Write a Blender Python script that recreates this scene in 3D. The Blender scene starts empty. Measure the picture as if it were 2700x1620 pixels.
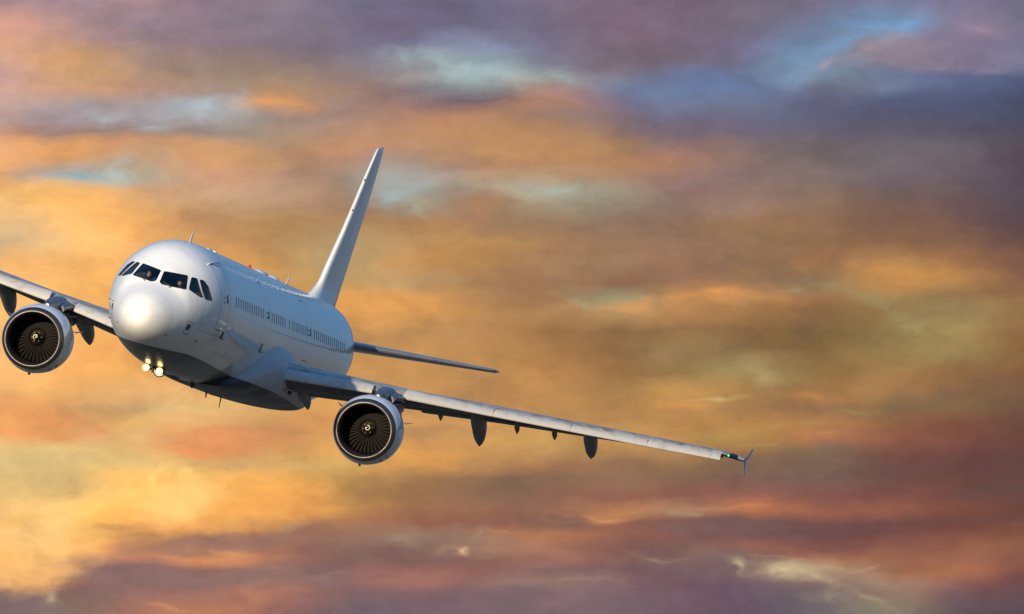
import bpy, bmesh, math, random
from mathutils import Vector, Matrix
from mathutils.bvhtree import BVHTree

S = bpy.context.scene
C = S.collection
rad = math.radians
random.seed(7)

# ------------------------------------------------------------------ camera
EL = rad(10.0)                                   # the spotter looks up by ten degrees
cam_d = bpy.data.cameras.new("Camera")
cam_d.sensor_width = 36.0
cam_d.lens = 355.374
cam_d.clip_start = 1.0
cam_d.clip_end = 120000.0
cam = bpy.data.objects.new("Camera", cam_d)
C.objects.link(cam)
cam.location = (0, 0, 1.7)
cam.rotation_euler = (rad(90) + EL, 0, 0)
S.camera = cam
S.view_settings.view_transform = 'Standard'
S.view_settings.look = 'None'
S.view_settings.exposure = 0.3
S.view_settings.gamma = 1.0
S.view_settings.use_curve_mapping = False

# pose of the aircraft in the frame forward / right / up of the camera's line of sight
RR = [[0.9917906850349093, -0.1252593364785806, 0.025716448100992672],
      [0.11392600284254896, 0.9568997778979492, 0.2671397437624354],
      [-0.05806981104071935, -0.26201693732674197, 0.963314601570852]]
TT = (318.0805, -11.5432, 0.4374)

def cam_to_world(f, r, u):
    return Vector((r, f * math.cos(EL) - u * math.sin(EL), f * math.sin(EL) + u * math.cos(EL)))

def air_dir(a, l, z):
    q = [row[0] * a + row[1] * l + row[2] * z for row in RR]
    return cam_to_world(*q)

ex, ey, ez = air_dir(0, 1, 0), air_dir(1, 0, 0), air_dir(0, 0, 1)
org = cam_to_world(*TT) + Vector((0, 0, 1.7))
AIR = Matrix(((ex.x, ey.x, ez.x, org.x), (ex.y, ey.y, ez.y, org.y), (ex.z, ey.z, ez.z, org.z), (0, 0, 0, 1)))

# ------------------------------------------------------------------ sun
sun_dir = air_dir(-1.0, -0.27, 0.19).normalized()          # towards the sun
SUN_EL = math.asin(sun_dir.z)
SUN_AZ = math.atan2(sun_dir.x, sun_dir.y)
sl = bpy.data.lights.new("Sun", 'SUN')
sl.energy = 5.0
sl.angle = rad(0.5)
sl.color = (1.0, 0.84, 0.60)
sun = bpy.data.objects.new("Sun", sl)
C.objects.link(sun)
sun.rotation_euler = sun_dir.to_track_quat('Z', 'Y').to_euler()

# ------------------------------------------------------------------ node helper
def s2l(c):
    c = c / 255.0
    return c / 12.92 if c <= 0.04045 else ((c + 0.055) / 1.055) ** 2.4

def lin(rgb):
    r_, g_, b_ = rgb
    if r_ - g_ > 46 and g_ < 132:              # keep the reds of the deck muted
        k_ = r_ - g_ - 46
        g_ += k_ * 0.42; b_ += k_ * 0.16; r_ -= k_ * 0.12
    elif r_ - b_ > 55 and g_ > r_ - 22:
        g_ -= 5; b_ += 2
    if g_ > r_ - 10 and r_ < 190 and g_ > 125:   # and the teal gaps between the clouds pale
        r_ += 11 if b_ > r_ else 7; b_ += 5 if g_ > b_ else -4
    rgb = (r_, g_, b_)
    return tuple(s2l(v) for v in rgb) + (1.0,)

class NG:
    def __init__(self, tree):
        self.t = tree
        self.n = tree.nodes
        self.l = tree.links
    def new(self, kind, **kw):
        nd = self.n.new(kind)
        for k, v in kw.items():
            setattr(nd, k, v)
        return nd
    def put(self, sock, v):
        if isinstance(v, bpy.types.NodeSocket):
            self.l.new(v, sock)
        elif v is not None:
            sock.default_value = v
    def math(self, op, a, b=None, c=None, clamp=False):
        nd = self.new('ShaderNodeMath', operation=op, use_clamp=clamp)
        self.put(nd.inputs[0], a)
        if b is not None: self.put(nd.inputs[1], b)
        if c is not None: self.put(nd.inputs[2], c)
        return nd.outputs[0]
    def vmath(self, op, a, b=None):
        nd = self.new('ShaderNodeVectorMath', operation=op)
        self.put(nd.inputs[0], a)
        if b is not None: self.put(nd.inputs[1], b)
        return nd.outputs[0]
    def range(self, v, a, b, c=0.0, d=1.0, mode='LINEAR'):
        nd = self.new('ShaderNodeMapRange', interpolation_type=mode)
        self.put(nd.inputs[0], v)
        for i, x in enumerate((a, b, c, d)):
            nd.inputs[i + 1].default_value = x
        return nd.outputs[0]
    def mix(self, f, a, b, blend='MIX'):
        nd = self.new('ShaderNodeMix', data_type='RGBA', blend_type=blend)
        self.put(nd.inputs[0], f)
        self.put(nd.inputs[6], a)
        self.put(nd.inputs[7], b)
        return nd.outputs[2]
    def noise(self, vec, scale, detail=4.0, rough=0.5, dist=0.0):
        nd = self.new('ShaderNodeTexNoise')
        self.put(nd.inputs['Vector'], vec)
        nd.inputs['Scale'].default_value = scale
        nd.inputs['Detail'].default_value = detail
        nd.inputs['Roughness'].default_value = rough
        nd.inputs['Distortion'].default_value = dist
        return nd.outputs[0]
    def comb(self, x, y, z=0.0):
        nd = self.new('ShaderNodeCombineXYZ')
        self.put(nd.inputs[0], x); self.put(nd.inputs[1], y); self.put(nd.inputs[2], z)
        return nd.outputs[0]
    def ramp(self, fac, stops, interp='LINEAR'):
        nd = self.new('ShaderNodeValToRGB')
        cr = nd.color_ramp
        cr.interpolation = interp
        while len(cr.elements) < len(stops):
            cr.elements.new(0.5)
        for e, (p, c) in zip(cr.elements, stops):
            e.position = p
            e.color = c
        self.put(nd.inputs[0], fac)
        return nd.outputs[0]

# ------------------------------------------------------------------ world: a sunset sky full of thin cloud
W = bpy.data.worlds.new("World")
S.world = W
W.use_nodes = True
wt = W.node_tree
wt.nodes.clear()
g = NG(wt)
tc = g.new('ShaderNodeTexCoord').outputs['Generated']
sep = g.new('ShaderNodeSeparateXYZ')
g.put(sep.inputs[0], tc)
az = g.math('ARCTAN2', sep.outputs[0], sep.outputs[1])
el = g.math('ARCSINE', g.math('MINIMUM', g.math('MAXIMUM', sep.outputs[2], -1.0), 1.0))
K = 26653.0 / 2700.0
s0 = g.math('MULTIPLY', az, math.cos(EL) * K)               # azimuth, one unit = 5.8 degrees
t0 = g.math('MULTIPLY', g.math('SUBTRACT', el, EL), K)      # elevation above the ten degree line
base_v = g.comb(s0, t0, 0.0)
# wind-drawn warp of the cloud field
wv = g.new('ShaderNodeMapping'); g.put(wv.inputs[0], base_v); wv.inputs['Scale'].default_value = (1.0, 2.2, 1.0)
wn = g.new('ShaderNodeTexNoise'); g.put(wn.inputs['Vector'], wv.outputs[0])
wn.inputs['Scale'].default_value = 9.0; wn.inputs['Detail'].default_value = 6.0; wn.inputs['Roughness'].default_value = 0.58
wsep = g.new('ShaderNodeSeparateXYZ'); g.put(wsep.inputs[0], wn.outputs['Color'])
s1 = g.math('ADD', s0, g.math('MULTIPLY', g.math('SUBTRACT', wsep.outputs[0], 0.5), 0.075))
t1 = g.math('ADD', t0, g.math('MULTIPLY', g.math('SUBTRACT', wsep.outputs[1], 0.5), 0.034))
pv = g.comb(s1, t1, 0.0)

# colours of the sunset cloud deck: one row per elevation, sixteen azimuths each
ROWS = [
 (5, [(160,130,135), (160,135,145), (165,135,140), (140,120,135), (138,122,135), (118,112,135), (112,105,130), (108,105,130), (122,108,130), (125,106,124), (120,102,120), (118,108,125), (118,112,135), (118,122,150), (125,118,145), (115,112,135)]),
 (60, [(205,150,130), (175,140,140), (150,128,138), (138,120,132), (128,115,130), (118,108,128), (112,104,128), (110,106,130), (118,108,130), (125,105,122), (118,102,120), (118,108,125), (112,125,155), (105,155,195), (130,125,150), (125,120,140)]),
 (110, [(210,155,125), (180,140,125), (150,125,130), (138,118,128), (128,112,125), (118,108,125), (118,115,140), (120,135,165), (118,112,135), (125,106,122), (118,102,120), (118,115,145), (105,140,175), (150,140,155), (130,118,140), (125,120,145)]),
 (150, [(195,150,130), (200,150,105), (165,135,120), (150,128,118), (140,120,115), (128,115,122), (130,145,155), (125,155,165), (122,125,140), (125,110,122), (118,108,125), (112,115,140), (110,150,180), (150,140,155), (130,118,138), (128,125,150)]),
 (185, [(185,145,135), (195,150,110), (175,140,115), (155,130,115), (150,128,112), (140,120,115), (145,145,140), (150,180,178), (140,150,155), (120,130,150), (108,120,155), (105,120,150), (118,150,180), (110,135,165), (105,110,145), (85,100,130)]),
 (215, [(195,155,140), (205,155,120), (180,140,120), (165,140,125), (170,135,105), (155,125,110), (130,115,120), (135,155,160), (170,140,130), (115,130,160), (108,125,160), (105,120,155), (110,115,140), (105,130,160), (95,105,140), (80,90,120)]),
 (250, [(190,155,145), (165,150,150), (165,150,145), (150,165,175), (205,150,105), (160,128,115), (155,120,110), (120,100,110), (170,125,105), (125,115,135), (112,118,145), (108,112,138), (98,100,128), (90,98,130), (85,90,120), (75,80,105)]),
 (285, [(180,150,140), (150,145,155), (150,155,165), (155,165,170), (160,140,130), (158,128,120), (175,130,100), (180,130,98), (155,122,105), (130,110,118), (112,105,125), (105,102,125), (98,98,120), (92,92,118), (85,85,110), (75,78,100)]),
 (320, [(185,135,110), (160,128,115), (150,128,122), (150,130,122), (165,140,120), (175,135,110), (180,135,100), (188,138,95), (175,130,95), (145,115,105), (120,105,115), (112,102,118), (105,100,112), (98,95,112), (92,88,105), (85,80,98)]),
 (350, [(215,160,115), (225,160,100), (190,140,105), (200,150,105), (180,140,105), (190,140,105), (178,135,105), (185,138,98), (188,138,95), (172,130,95), (150,115,105), (128,110,112), (115,102,105), (112,102,110), (105,98,108), (92,82,95)]),
 (385, [(230,165,110), (215,155,100), (190,150,115), (205,150,105), (185,142,105), (178,135,112), (165,140,125), (185,138,100), (190,140,98), (182,132,95), (165,122,98), (140,115,108), (118,105,105), (118,108,112), (110,98,105), (92,78,92)]),
 (425, [(215,160,110), (150,170,175), (175,165,145), (190,145,115), (180,140,115), (160,135,115), (160,165,155), (180,145,120), (180,150,120), (170,135,105), (150,118,110), (135,112,108), (130,112,108), (120,105,110), (105,92,100), (90,78,92)]),
 (460, [(245,185,110), (240,180,105), (205,155,110), (195,155,120), (180,145,118), (165,135,115), (150,165,155), (170,150,125), (160,160,140), (160,150,130), (150,120,110), (145,118,105), (132,112,102), (120,102,105), (110,92,95), (90,78,90)]),
 (490, [(250,195,120), (245,180,100), (215,160,100), (190,150,108), (180,145,112), (165,130,105), (155,150,125), (165,125,95), (160,145,120), (150,135,115), (155,125,110), (150,120,105), (140,112,95), (125,100,90), (112,88,88), (92,76,85)]),
 (540, [(225,180,125), (245,185,110), (235,170,95), (195,145,95), (178,135,88), (170,130,90), (175,130,85), (165,125,92), (150,118,90), (145,115,95), (150,115,90), (155,118,85), (140,105,80), (135,100,80), (120,90,80), (100,78,82)]),
 (590, [(190,170,125), (240,185,115), (245,180,105), (205,150,90), (178,135,88), (175,145,100), (180,138,90), (185,138,82), (165,125,85), (155,118,90), (150,115,92), (150,115,85), (145,108,78), (140,102,75), (130,95,75), (110,82,75)]),
 (635, [(235,175,105), (240,175,100), (245,180,100), (220,158,90), (190,142,85), (180,150,105), (190,140,85), (180,130,80), (165,125,90), (155,120,90), (150,112,85), (148,112,82), (150,110,78), (180,130,82), (160,112,75), (125,90,75)]),
 (680, [(240,180,110), (240,178,100), (240,172,92), (225,160,90), (200,148,85), (190,150,90), (180,145,98), (165,125,85), (160,120,88), (148,110,82), (150,112,85), (155,118,85), (160,130,90), (195,140,80), (185,130,78), (135,95,75)]),
 (720, [(245,185,110), (240,175,98), (238,170,90), (225,160,88), (210,150,82), (215,150,80), (220,155,85), (178,130,82), (165,125,85), (160,150,110), (195,140,85), (195,140,85), (160,115,75), (165,135,85), (150,115,75), (150,110,75)]),
 (745, [(245,185,108), (240,175,98), (236,170,90), (225,160,88), (215,152,80), (220,155,82), (225,158,85), (185,135,82), (175,130,85), (190,150,100), (190,138,85), (165,120,75), (145,108,70), (150,118,72), (155,130,85), (155,115,75)]),
 (800, [(240,175,100), (235,168,92), (232,165,90), (225,160,88), (215,152,80), (200,145,82), (190,140,85), (180,132,82), (160,115,72), (142,106,68), (140,105,68), (135,102,65), (130,100,62), (140,115,72), (165,140,88), (150,112,70)]),
 (850, [(240,175,105), (238,170,95), (232,165,90), (225,160,88), (215,152,82), (195,140,80), (195,142,82), (185,135,80), (165,120,72), (142,106,68), (150,120,80), (140,108,68), (132,102,62), (148,122,75), (155,128,80), (145,105,65)]),
 (900, [(245,180,110), (240,172,98), (230,165,90), (228,165,92), (215,155,85), (200,145,85), (195,142,82), (190,138,80), (185,132,78), (160,115,70), (145,115,72), (168,145,95), (150,118,72), (165,122,75), (152,112,70), (140,100,65)]),
 (940, [(235,175,105), (232,172,100), (230,175,110), (225,172,105), (215,160,92), (200,145,85), (195,142,82), (190,138,80), (188,135,80), (165,125,75), (195,145,80), (165,125,75), (155,115,70), (170,125,78), (150,110,72), (130,95,68)]),
 (980, [(225,155,95), (215,155,95), (205,165,110), (225,180,115), (215,165,98), (210,152,85), (200,148,88), (190,140,82), (190,138,80), (180,130,78), (185,135,80), (165,122,75), (148,108,75), (145,112,72), (138,108,72), (118,88,68)]),
 (1020, [(225,155,90), (210,145,88), (220,168,100), (215,165,105), (205,150,90), (215,150,85), (210,152,88), (205,150,88), (195,145,85), (190,140,82), (188,138,78), (180,132,75), (175,125,75), (150,95,68), (130,85,65), (112,78,65)]),
 (1055, [(225,160,95), (215,148,90), (215,170,110), (220,145,90), (205,142,88), (205,148,88), (205,150,90), (205,152,88), (195,150,85), (195,145,85), (190,142,82), (180,138,78), (185,105,72), (150,88,68), (125,78,65), (108,72,62)]),
 (1090, [(215,180,118), (212,178,115), (210,165,105), (222,145,88), (215,152,90), (220,160,85), (235,165,80), (205,150,85), (185,140,85), (185,138,82), (175,130,80), (160,118,75), (130,105,82), (125,85,72), (115,75,68), (108,72,65)]),
 (1125, [(212,182,120), (210,178,118), (218,180,112), (215,170,105), (212,168,102), (205,160,90), (215,155,80), (190,138,85), (160,115,80), (150,112,80), (145,110,78), (135,105,78), (125,98,80), (115,82,75), (110,72,68), (105,72,68)]),
 (1155, [(210,175,112), (215,180,115), (250,185,95), (245,190,105), (235,168,85), (185,140,78), (170,125,80), (145,110,78), (135,105,80), (140,105,82), (130,98,78), (120,92,80), (118,92,82), (115,82,75), (112,75,68), (108,74,68)]),
 (1195, [(218,180,112), (230,185,112), (253,190,95), (245,180,85), (232,160,75), (185,135,75), (160,115,75), (140,105,80), (140,100,82), (145,95,78), (140,90,78), (140,90,80), (130,88,80), (130,82,75), (120,78,70), (112,76,68)]),
 (1230, [(250,195,120), (255,205,115), (250,175,80), (248,165,75), (225,145,70), (190,125,72), (165,110,75), (150,105,80), (150,105,85), (190,115,80), (170,125,95), (195,95,70), (160,85,72), (150,82,70), (135,78,65), (118,72,62)]),
 (1262, [(253,200,115), (255,200,105), (235,160,80), (200,130,78), (175,118,80), (165,108,78), (150,98,78), (140,92,75), (145,95,78), (155,95,78), (125,88,82), (122,85,82), (120,82,78), (112,75,72), (118,75,68), (115,75,68)]),
 (1290, [(254,200,110), (253,190,95), (190,130,85), (155,108,85), (150,105,85), (150,110,90), (145,115,98), (150,112,92), (180,108,80), (160,98,80), (130,88,82), (118,85,85), (118,80,78), (118,75,70), (125,75,65), (130,85,68)]),
 (1325, [(252,180,90), (248,170,85), (205,125,82), (195,110,78), (165,105,85), (135,100,90), (130,98,88), (155,120,100), (160,108,88), (140,95,85), (130,95,88), (150,95,80), (135,85,78), (140,85,75), (150,88,70), (145,90,70)]),
 (1350, [(245,160,80), (190,130,100), (180,110,90), (215,115,82), (175,105,85), (135,98,90), (130,96,90), (135,98,88), (150,102,88), (140,98,88), (135,105,95), (130,100,95), (165,100,80), (165,100,78), (160,95,75), (140,88,72)]),
 (1378, [(180,110,85), (140,102,98), (130,98,98), (140,100,95), (150,110,100), (135,98,95), (150,100,92), (145,100,92), (130,98,95), (130,95,95), (118,92,98), (135,110,102), (175,148,118), (160,110,85), (170,95,72), (140,85,72)]),
 (1410, [(150,102,95), (145,100,92), (135,98,98), (135,98,98), (150,115,105), (140,105,102), (160,105,95), (145,105,100), (145,115,105), (130,98,100), (118,90,98), (112,90,100), (140,112,102), (165,132,112), (150,95,85), (118,78,78)]),
 (1440, [(125,98,98), (140,108,98), (140,105,98), (160,105,92), (165,105,92), (135,100,100), (128,98,102), (125,98,102), (125,100,105), (125,98,105), (118,92,102), (108,88,102), (120,102,105), (155,125,106), (125,95,95), (105,80,85)]),
 (1484, [(118,98,100), (130,108,98), (160,108,92), (185,105,82), (150,100,92), (115,95,102), (115,95,105), (120,98,105), (125,102,105), (120,98,105), (112,90,102), (108,88,102), (115,105,108), (140,130,110), (110,92,95), (95,78,85)]),
]
fx = g.math('ADD', s1, 0.5)
col = None
prev = None
for y, cs in ROWS:
    r_ = g.ramp(fx, [(i / 15.0, lin(c)) for i, c in enumerate(cs)], 'CARDINAL')
    ty = 0.3 - 0.6 * y / 1484.0
    col = r_ if col is None else g.mix(g.range(t1, prev, ty), col, r_)
    prev = ty
# cloud texture: long soft billows, smaller puffs and fine torn detail
def cloud_noise(sc, loc, rot, det, ro):
    m_ = g.new('ShaderNodeMapping'); g.put(m_.inputs[0], pv)
    m_.inputs['Scale'].default_value = (sc[0], sc[1], 1.0); m_.inputs['Location'].default_value = loc; m_.inputs['Rotation'].default_value = (0, 0, rad(rot))
    return g.noise(m_.outputs[0], 1.0, det, ro, 0.0)
n1 = cloud_noise((8.0, 15.5), (0, 0, 0), 4, 6.0, 0.55)
n2 = cloud_noise((25.0, 42.0), (3.1, 7.7, 2.0), -5, 6.0, 0.6)
# heaped cloud with a lit, fairly crisp upper rim
PUFFS = [
 (560,1235,330,95,6,(244,172,88),.7,.40), (430,1215,190,75,10,(254,198,118),.75,.5), (40,1345,260,130,8,(252,190,110),.8,.35), (110,1300,170,80,10,(255,206,132),.6,.6),
 (70,1008,190,38,-6,(235,158,96),.5,.5), (560,1070,170,48,-4,(228,152,98),.5,.5), (240,1045,90,26,-18,(216,154,106),.4,.4),
 (520,1318,290,34,2,(150,112,98),.8,.3), (430,1398,330,34,0,(136,104,98),.75,.3), (280,1275,70,12,0,(190,130,90),.4,.3),
 (1330,1255,170,26,0,(140,102,84),.55,.3), (1730,1275,260,26,2,(126,96,92),.5,.3), (1880,1125,190,40,-3,(126,98,84),.45,.3),
]
BLOBS = [
 (1090,165,150,26,-12,(152,182,180),.7), (1190,120,60,16,0,(125,150,190),.6), (1340,185,60,20,-8,(140,170,175),.6),
 (2060,95,75,14,35,(105,160,205),.9), (2190,60,80,16,12,(108,158,205),.9), (2000,130,40,18,45,(110,155,195),.7), (1935,185,38,26,40,(118,155,192),.7),
 (2110,118,46,12,25,(190,160,165),.8), (2020,152,40,8,15,(190,165,175),.7), (2400,75,60,18,0,(165,135,155),.6), (2330,165,120,10,-3,(155,145,170),.5), (2200,185,90,14,-5,(100,125,165),.6), (2080,165,60,14,-10,(95,125,160),.6),
 (505,262,44,34,10,(158,180,190),.8), (240,292,34,16,-20,(160,180,185),.7), (360,315,40,14,0,(150,170,178),.6), (650,245,50,20,0,(218,150,95),.7), (575,240,22,30,0,(170,175,170),.4),
 (290,418,40,26,10,(162,190,180),.8), (180,432,46,9,-3,(120,175,190),.8), (130,360,50,12,-20,(238,165,95),.6), (60,345,30,8,-20,(235,160,95),.5),
 (955,465,34,26,40,(150,178,168),.8), (1000,500,36,16,-10,(165,175,150),.6), (1080,465,40,22,0,(150,120,100),.6), (1250,468,50,14,-15,(172,178,148),.8), (1340,452,60,12,8,(160,178,160),.7), (1390,485,90,14,-5,(160,150,130),.6),
 (1400,740,46,9,-18,(170,165,125),.8), (1470,752,60,6,2,(205,155,100),.8), (1600,728,90,12,8,(222,150,80),.8), (1740,712,60,9,6,(230,155,80),.8), (1910,692,26,6,5,(180,165,110),.7),
 (2150,655,190,14,-3,(212,148,76),.6), (2020,690,60,10,-20,(165,150,100),.6), (2130,735,80,16,-22,(158,145,95),.6), (2230,800,40,26,-35,(172,158,98),.7), (2190,770,40,20,-30,(162,150,92),.5),
 (1780,870,80,12,-28,(165,145,92),.7), (1840,915,46,20,-30,(180,160,105),.7), (1730,958,70,5,4,(200,170,110),.8), (1640,975,70,10,2,(215,150,80),.6), (1980,950,90,12,-6,(200,135,78),.6), (2080,985,60,8,-4,(165,140,88),.5),
 (360,1160,60,16,28,(255,205,125),.7), (440,1148,60,9,5,(250,205,120),.8), (150,1205,120,10,6,(255,195,120),.6), (60,1235,60,12,10,(255,200,130),.6),
 (120,1010,110,9,-6,(232,145,85),.7), (40,1045,60,9,-4,(240,150,85),.6), (250,1030,60,9,-20,(210,140,95),.6), (480,1100,70,9,-10,(235,138,85),.7), (560,1085,60,10,0,(230,145,88),.6), (420,1045,30,20,30,(225,150,92),.5), (640,1045,60,12,-8,(190,140,100),.5),
 (760,1130,90,4,6,(215,175,110),.7), (690,1122,60,4,0,(220,175,115),.6), (1050,1110,70,14,10,(245,165,80),.6),
 (1480,1245,60,8,-6,(228,130,88),.8), (1640,1240,50,6,-5,(175,150,120),.7), (1400,1240,30,14,30,(140,105,90),.6), (1780,1226,120,4,2,(210,120,85),.6),
 (1116,1330,14,9,-20,(225,178,140),.95), (1080,1322,26,7,20,(170,135,110),.7), (1150,1290,30,8,40,(165,135,112),.5), (710,1280,40,14,10,(165,135,112),.6), (950,1300,50,10,-12,(165,140,115),.6), (1220,1283,70,4,0,(200,112,80),.6),
 (560,1340,110,9,-6,(220,128,90),.6), (190,1350,80,4,4,(190,140,125),.6), (790,1400,60,10,12,(160,125,112),.6), (420,1465,50,7,-12,(215,120,90),.6), (620,1440,90,14,0,(190,108,92),.5), (122,1448,16,12,0,(175,152,125),.8),
 (1590,1345,46,6,-10,(185,155,130),.7), (1780,1372,46,9,-22,(195,175,140),.85), (1890,1380,60,18,-10,(205,182,140),.85), (1960,1395,60,14,-25,(190,170,135),.7), (2070,1382,50,4,22,(200,150,120),.7), (1860,1352,70,4,-3,(205,120,88),.6),
 (1990,1450,50,18,-5,(155,145,122),.7), (2100,1455,90,8,-20,(170,150,122),.7), (1400,1410,80,7,-4,(165,130,118),.6), (2180,1395,110,10,0,(188,102,76),.5),
 (1990,1050,60,12,-8,(200,118,82),.5), (1880,1070,70,5,5,(180,150,95),.6), (2100,1058,40,4,0,(165,115,90),.5),
]
for (bx, by, rx, ry, tilt, cc, st, hd) in PUFFS:
    mp = g.new('ShaderNodeMapping', vector_type='TEXTURE')
    g.put(mp.inputs[0], pv)
    mp.inputs['Location'].default_value = (bx / 2473.0 - 0.5, 0.3 - 0.6 * by / 1484.0, 0)
    mp.inputs['Rotation'].default_value = (0, 0, rad(tilt))
    mp.inputs['Scale'].default_value = (rx / 2473.0, ry / 2473.0, 1)
    gr = g.new('ShaderNodeTexGradient', gradient_type='SPHERICAL')
    g.put(gr.inputs[0], mp.outputs[0])
    fac = g.range(g.math('MULTIPLY_ADD', n2, 0.5, g.math('SUBTRACT', gr.outputs[1], 0.25)), 0.04, 0.04 + hd * 1.6, 0.0, st, 'SMOOTHSTEP')
    fac = g.math('MULTIPLY', fac, g.range(gr.outputs[1], 0.0, 0.08))
    col = g.mix(fac, col, lin(cc))
erode = g.range(n2, 0.34, 0.60, 0.15, 1.0, 'SMOOTHSTEP')
for (bx, by, rx, ry, tilt, cc, st) in BLOBS:
    mp = g.new('ShaderNodeMapping', vector_type='TEXTURE')
    g.put(mp.inputs[0], pv)
    mp.inputs['Location'].default_value = (bx / 2473.0 - 0.5, 0.3 - 0.6 * by / 1484.0, 0)
    mp.inputs['Rotation'].default_value = (0, 0, rad(tilt))
    mp.inputs['Scale'].default_value = (rx * 2.0 / 2473.0, ry * 2.0 / 2473.0, 1)
    gr = g.new('ShaderNodeTexGradient', gradient_type='QUADRATIC_SPHERE')
    g.put(gr.inputs[0], mp.outputs[0])
    fac = g.math('MULTIPLY', g.math('MULTIPLY', gr.outputs[1], st * 1.25, clamp=True), erode)
    col = g.mix(fac, col, lin(cc))
n3 = cloud_noise((58.0, 105.0), (1.3, 2.1, 5.0), 3, 5.0, 0.62)
lum = g.math('ADD', g.math('MULTIPLY_ADD', n1, 0.62, 0.69), g.math('MULTIPLY_ADD', n2, 0.44, -0.22))
lum = g.math('ADD', lum, g.math('MULTIPLY_ADD', n3, 0.20, -0.10))
mul = g.new('ShaderNodeVectorMath', operation='SCALE')
g.put(mul.inputs[0], col); g.put(mul.inputs['Scale'], lum)
bw = g.new('ShaderNodeRGBToBW'); g.put(bw.inputs[0], mul.outputs[0])
view_sky = g.mix(0.03, mul.outputs[0], bw.outputs[0])
view_sky = g.mix(1.0, view_sky, g.ramp(g.math('ADD', s0, 0.5), [(0.0, (1.0, 1.0, 1.0, 1)), (0.35, (0.96, 0.96, 0.96, 1)), (1.0, (0.84, 0.84, 0.86, 1))]), 'MULTIPLY')
view_sky = g.mix(1.0, view_sky, (1.13, 1.13, 1.12, 1), 'MULTIPLY')
# thick parts of the deck stay a little cooler and greyer than its lit edges
cool = g.range(n1, 0.5, 0.28, 0.0, 0.30, 'SMOOTHSTEP')
view_sky = g.mix(cool, view_sky, g.mix(0.55, view_sky, lin((112, 98, 104))))

# the rest of the sky: blue overhead and to the east, paler and warm along the horizon
nish = g.new('ShaderNodeTexSky', sky_type='NISHITA', sun_disc=False)
nish.sun_elevation = SUN_EL
nish.sun_rotation = SUN_AZ
nish.air_density = 1.2
nish.dust_density = 0.6
nmul = g.new('ShaderNodeVectorMath', operation='SCALE')
g.put(nmul.inputs[0], nish.outputs[0]); nmul.inputs['Scale'].default_value = 0.012
eld = g.math('MULTIPLY', el, 180 / math.pi)
gen = g.ramp(g.range(eld, -5.0, 90.0), [(0.0, (0.015,0.017,0.025,1)), (0.050, (0.02,0.022,0.03,1)), (0.060, (0.065,0.065,0.09,1)), (0.11, (0.11,0.125,0.18,1)), (0.18, (0.085,0.20,0.37,1)), (0.45, (0.065,0.215,0.46,1)), (1.0, (0.06,0.20,0.46,1))])
gn = g.noise(tc, 3.0, 6.0, 0.55, 0.3)
gcl = g.mix(g.range(gn, 0.5, 0.7, 0.0, 0.45, 'SMOOTHSTEP'), gen, (0.17, 0.24, 0.36, 1))
gcl = g.mix(g.range(eld, -1.0, 3.0), gen, gcl)
gen2 = g.mix(1.0, gcl, nmul.outputs[0], 'ADD')
ms = g.range(g.math('ABSOLUTE', s0), 0.58, 0.95, 1.0, 0.0, 'SMOOTHSTEP')
mt = g.range(g.math('ABSOLUTE', t0), 0.34, 0.55, 1.0, 0.0, 'SMOOTHSTEP')
sky_c = g.mix(g.math('MULTIPLY', ms, mt), gen2, view_sky)
bg = g.new('ShaderNodeBackground')
g.put(bg.inputs[0], sky_c)
bg.inputs[1].default_value = 0.81
wo = g.new('ShaderNodeOutputWorld')
g.l.new(bg.outputs[0], wo.inputs[0])
W.cycles.sampling_method = 'MANUAL'
W.cycles.sample_map_resolution = 512

# ------------------------------------------------------------------ materials
def P(name, base, rough=0.5, metal=0.0, coat=0.0, coat_r=0.05, spec=0.5):
    m = bpy.data.materials.new(name)
    m.use_nodes = True
    b = m.node_tree.nodes['Principled BSDF']
    b.inputs['Base Color'].default_value = (base[0], base[1], base[2], 1)
    b.inputs['Roughness'].default_value = rough
    b.inputs['Metallic'].default_value = metal
    b.inputs['Coat Weight'].default_value = coat
    b.inputs['Coat Roughness'].default_value = coat_r
    b.inputs['Specular IOR Level'].default_value = spec
    return m, NG(m.node_tree), b

def worn(name, base, dirt, rough=0.5, metal=0.0, coat=0.0, scale=2.0, stretch=(1, 1, 1), amount=0.5, bump=0.0, lo=0.45, hi=0.75, coat_r=0.05):
    """a surface with dirt and streaks that have a shape of their own"""
    m, n, b = P(name, base, rough, metal, coat, coat_r)
    co = n.new('ShaderNodeTexCoord').outputs['Object']
    mp = n.new('ShaderNodeMapping'); n.put(mp.inputs[0], co); mp.inputs['Scale'].default_value = stretch
    nz = n.noise(mp.outputs[0], scale, 8.0, 0.62, 0.3)
    f = n.range(nz, lo, hi, 0.0, amount)
    n.put(b.inputs['Base Color'], n.mix(f, (*base, 1), (*dirt, 1)))
    n.put(b.inputs['Roughness'], n.range(nz, 0.3, 0.7, rough * 0.85, min(rough * 1.25, 1)))
    if bump:
        bp = n.new('ShaderNodeBump'); bp.inputs['Strength'].default_value = bump; bp.inputs['Distance'].default_value = 0.02
        n.put(bp.inputs['Height'], nz)
        n.put(b.inputs['Normal'], bp.outputs[0])
        n.put(b.inputs['Coat Normal'], bp.outputs[0])
    return m

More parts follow.
